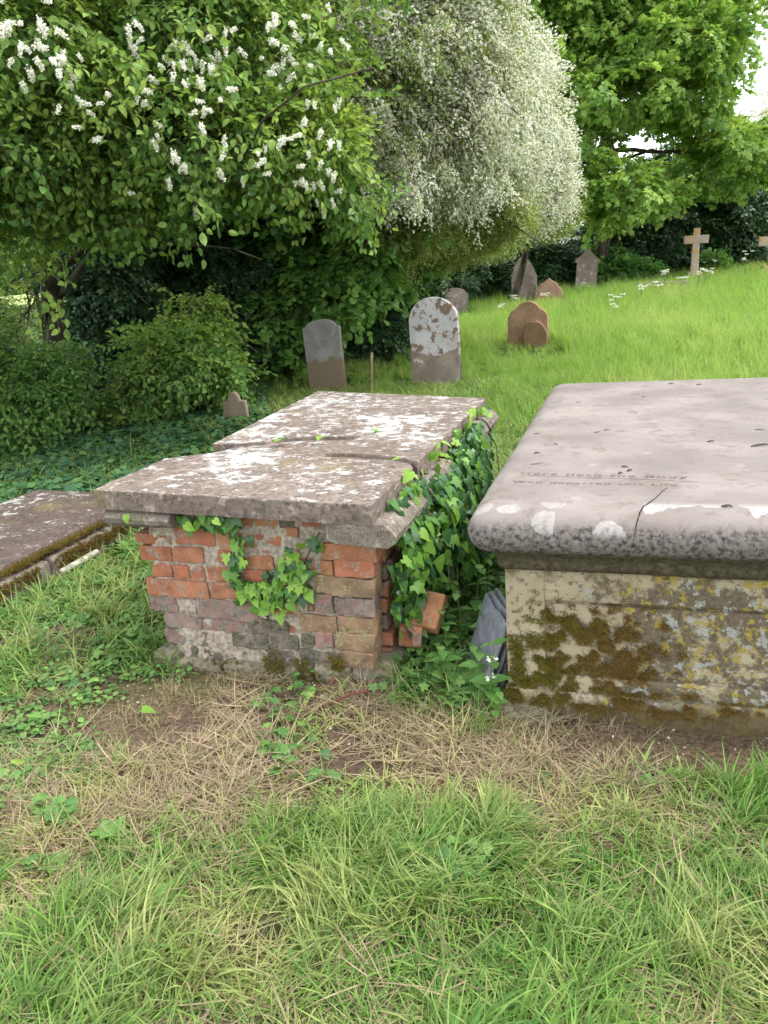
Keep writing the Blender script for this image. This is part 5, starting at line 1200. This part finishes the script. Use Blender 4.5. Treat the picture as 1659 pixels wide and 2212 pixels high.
def field(n, x0, x1, y0, y1, ycurve=1.0):
    """scatter positions, denser toward the viewer"""
    y = y0 + (y1-y0)*rg.uniform(0, 1, n)**ycurve; half = (x1-x0)/2
    x = rg.uniform(-1, 1, n)*(.75+.62*y) ; k = (x > x0) & (x < x1) & ~inside(x, y); return x[k], y[k]
def put(name, src, x, y, scl, tint, label, tilt=.12, dz=0, flow=0):
    z = terr(x, y) + dz; n_ = len(x); rz = rg.uniform(0, 2*pi, n_) if not flow else noise2(x, y, 1.9, 41)*7 + rg.normal(0, flow, n_)
    rot = np.stack([rg.normal(0, tilt, n_), rg.normal(0, tilt, n_), rz], -1)
    o = scatter(name, SRC[src], np.stack([x, y, z], -1), rot, scl, tint); return tag(o, label, kind='stuff')
def ss(a, b_, v): t = np.clip((v-a)/(b_-a), 0, 1); return t*t*(3-2*t)
def dryness(x, y):
    n1 = noise2(x, y, 1.6, 3); n2 = noise2(x, y, 5, 8)
    belt = ss(1.62, 1.95, y-.07*x+.18*n1)*(1-ss(2.55, 3.1, y+.3*n1))
    left = ss(-1.2, -.7, x)        # the far left stays greener
    return np.clip(belt*(.55+.45*left) + .6*n2 + .8*np.maximum(noise2(x, y, 2.7, 31)-.05, 0) + .18*n1, 0, 1)
# foreground
x, y = field(5600, -3, 3, .85, 2.9, .8); d = dryness(x, y); k = rg.uniform(0, 1, len(x)) > d*.86+.04+.5*ss(.4, .75, x)*ss(1.8, 1.95, y)+.45*ss(-.5, -.7, x)*ss(1.95, 2.3, y)*ss(-1.5, -1.15, x); x, y, d = x[k], y[k], d[k]
put('grass', 'lawn', x, y, rg.uniform(.6, 1.1, len(x)), np.clip(.10+.6*d+.6*noise2(x, y, 2.5, 1)+.25*noise2(x, y, 9, 1)+rg.normal(0, .12, len(x)), 0, 1), 'short mixed green grass in the foreground')
x, y = field(3000, -3, 3, .85, 2.3, .8); d = dryness(x, y); n1 = noise2(x, y, 2.2, 5); k = (n1 > .0) & (d < .42) & ~((x > .35) & (y > 1.8)); x, y, d = x[k], y[k], d[k]
put('grass', 'long', x, y, rg.uniform(.5, 1.0, len(x)), np.clip(.06+.35*d+.65*noise2(x, y, 1.8, 2)+.12*ss(.2, .8, x)+rg.normal(0, .12, len(x)), 0, 1), 'longer tufts of grass flopping over in the foreground', .2, 0, .9)
x, y = field(7500, -3, 3, .85, 3.1, .8); d = dryness(x, y); k = rg.uniform(0, 1, len(x)) < .2+d*.75; soil = noise2(x, y, 2.4, 11) + .75*ss(.4, .75, x)*ss(1.8, 1.95, y)*ss(2.35, 2.15, y) + .9*ss(-.5, -.7, x)*ss(1.95, 2.3, y)*ss(-1.5, -1.15, x) + .35*ss(2.25, 2.45, y); k &= soil < .22+.12*rg.normal(0, 1, len(x)); x, y = x[k], y[k]
put('dry_grass', 'straw', x, y, rg.uniform(.6, 1.15, len(x)), rg.uniform(0, .7, len(x)), 'mown dry straw lying in front of the tombs', .1, .004)
x, y = field(2600, -3, 3, 1.3, 3.0, .9); d = dryness(x, y); k = (d > .3) & (noise2(x, y, 2.4, 11) < .15); x, y = x[k], y[k]
put('dry_grass', 'stand', x, y, rg.uniform(.6, 1.2, len(x)), rg.uniform(0, 1, len(x)), 'short standing straw stubble', .2)
# left and around: ground ivy and buttercup leaves
x, y = field(13000, -4.6, .2, 1.2, 7.5, .9); n1 = noise2(x, y, 1.7, 21); k = (n1 + .55*ss(-.5, -1.4, x) - .35*ss(.6, -.2, -x) + rg.normal(0, .22, len(x)) - .35*ss(-1.4, -.7, x)*ss(2.9, 2.5, y) > .40); x, y = x[k], y[k]
put('ground_cover', 'cover', x, y, rg.uniform(.45, 1.05, len(x))*(1+.4*ss(2.5, 5, y)), rg.uniform(0, .6, len(x))**2*1.6*ss(2.5, 5.5, y)+.15*rg.uniform(0, 1, len(x)), 'low ground ivy leaves spreading at the left')
x, y = field(1100, -3, 1.2, .9, 4.5, .9); n1 = noise2(x, y, 2.1, 25); k = n1+.25*ss(0, -1, x)+.2*rg.normal(0, 1, len(x)) > .52; x, y = x[k], y[k]
put('ground_cover', 'butter', x, y, rg.uniform(.7, 1.3, len(x)), 0, 'patches of cut-leaved creeping buttercup in the grass')
# in the gap between the tombs
gx_ = MR @ Vector((0, 0, 0)); n_ = 420; t = rg.uniform(0, 1, n_); u = rg.uniform(0, 1, n_)
A0 = np.array([xr+.02, .15]); pl = np.stack([xr+.02+u*.32, .0+t*1.5], -1); wp = np.array([(ML @ Vector((a, b2, 0)))[:2] for a, b2 in pl]); k = ~inside(wp[:, 0], wp[:, 1]); wp = wp[k]
put('undergrowth', 'butter', wp[:, 0], wp[:, 1], rg.uniform(.8, 1.4, len(wp)), 0, 'tangled leafy undergrowth in the gap between the tombs', .25, .01)
wp2 = wp[:110]; put('grass', 'long', wp2[:, 0], wp2[:, 1]-.15, rg.uniform(.6, 1.0, len(wp2)), rg.uniform(0, .4, len(wp2)), 'grass growing up in the gap between the tombs')
# middle distance
x, y = field(13000, -5, 7, 2.6, 9.5, .75); k = (x > -3.2) | (y > 5); x, y = x[k], y[k]; d = .25+.3*noise2(x, y, 1.2, 7); shade = 0
put('grass', 'lawn', x, y, rg.uniform(.9, 1.7, len(x)), np.clip(d+.25*ss(6, 3, y)*ss(-.5, .5, x), 0, 1), 'grass running back between the tombs')
# the rough dark bank below the hedge
x, y = field(9000, -6.5, 1.2, 4.5, 11.5, .8); k = (x < -.25*y+.9); x, y = x[k], y[k]
put('ground_cover', 'cover', x, y, rg.uniform(1.6, 2.8, len(x)), rg.uniform(.4, 1, len(x)), 'dark ground ivy carpet below the hedge')
# the bright meadow
x, y = field(26000, -3, 22, 6.5, 27, .85); k = (x > -.1*y+.2+rg.normal(0, .5, len(x))) ; x, y = x[k], y[k]
keepm = np.ones(len(x), bool); small = np.ones(len(x))
for q in STONES:
    dd = np.hypot(q[0], q[1]); ux, uy = q[0]/dd, q[1]/dd; al = (x-q[0])*ux+(y-q[1])*uy; ac = np.abs(-(x-q[0])*uy+(y-q[1])*ux); m_ = (al < .3) & (al > -1.6) & (ac < .5); small = np.where(m_, .42+.3*np.clip(-al/1.6, 0, 1), small)
lowg = ss(0, 1, np.clip((x-.5)/3, 0, 1))
put('meadow_grass', 'meadow', x, y, rg.uniform(.55, 1.15, len(x))*(.55+.45*lowg)*(.8+.4*ss(7, 16, y))*small, np.clip(.15+.4*noise2(x, y, .5, 3)+.2*noise2(x, y, 2, 4)+rg.normal(0, .1, len(x)), 0, 1), 'long bright meadow grass sloping up to the crosses')
# fallen leaves on the foreground lawn
for i, (X, Y, s, m, lab) in enumerate([(310, 1550, .05, 'ivy', 'heart-shaped green leaf lying on bare soil at left'), (38, 1668, .05, 'ivy_new', 'yellowing scalloped leaf at the left edge'), (320, 1990, .07, 'nettle', 'brownish-green leaf in the foreground grass at left'), (1180, 1690, .035, 'ivy', 'round green leaf in the straw right of centre'), (700, 1640, .04, 'ivy_old', 'dark leaf in the straw patch')]):
    p = gp(X, Y); V, F = IVYB; o = obj('fallen_leaf', mesh('fallen_leaf', V, F, M[m], True, np.full(len(V), .5)), None, (p[0], p[1], p[2]+.03), (.1, .1, i*1.3)); o.scale = (s,)*3; tag(o, lab, 'leaf')
# little stones on the bare soil
SRC['pebble'] = source('pebble', [(lambda r_: mesh('pebble', r_[0], r_[1], M['pale']))(rough_box(.012, .009, .006, (1, 1, 1), .003, .001, 90, q)) for q in range(3)])
x, y = field(1500, -2.6, 2.2, 1.5, 3.4, 1); n1 = noise2(x, y, 2.4, 11); k = (n1 > .12) | ((x > .5) & (y > 1.9) & (y < 2.3)); x, y = x[k], y[k]
put('grit', 'pebble', x, y, rg.uniform(.25, .8, len(x)), 0, 'pale grit scattered on the bare soil', .5, .008)
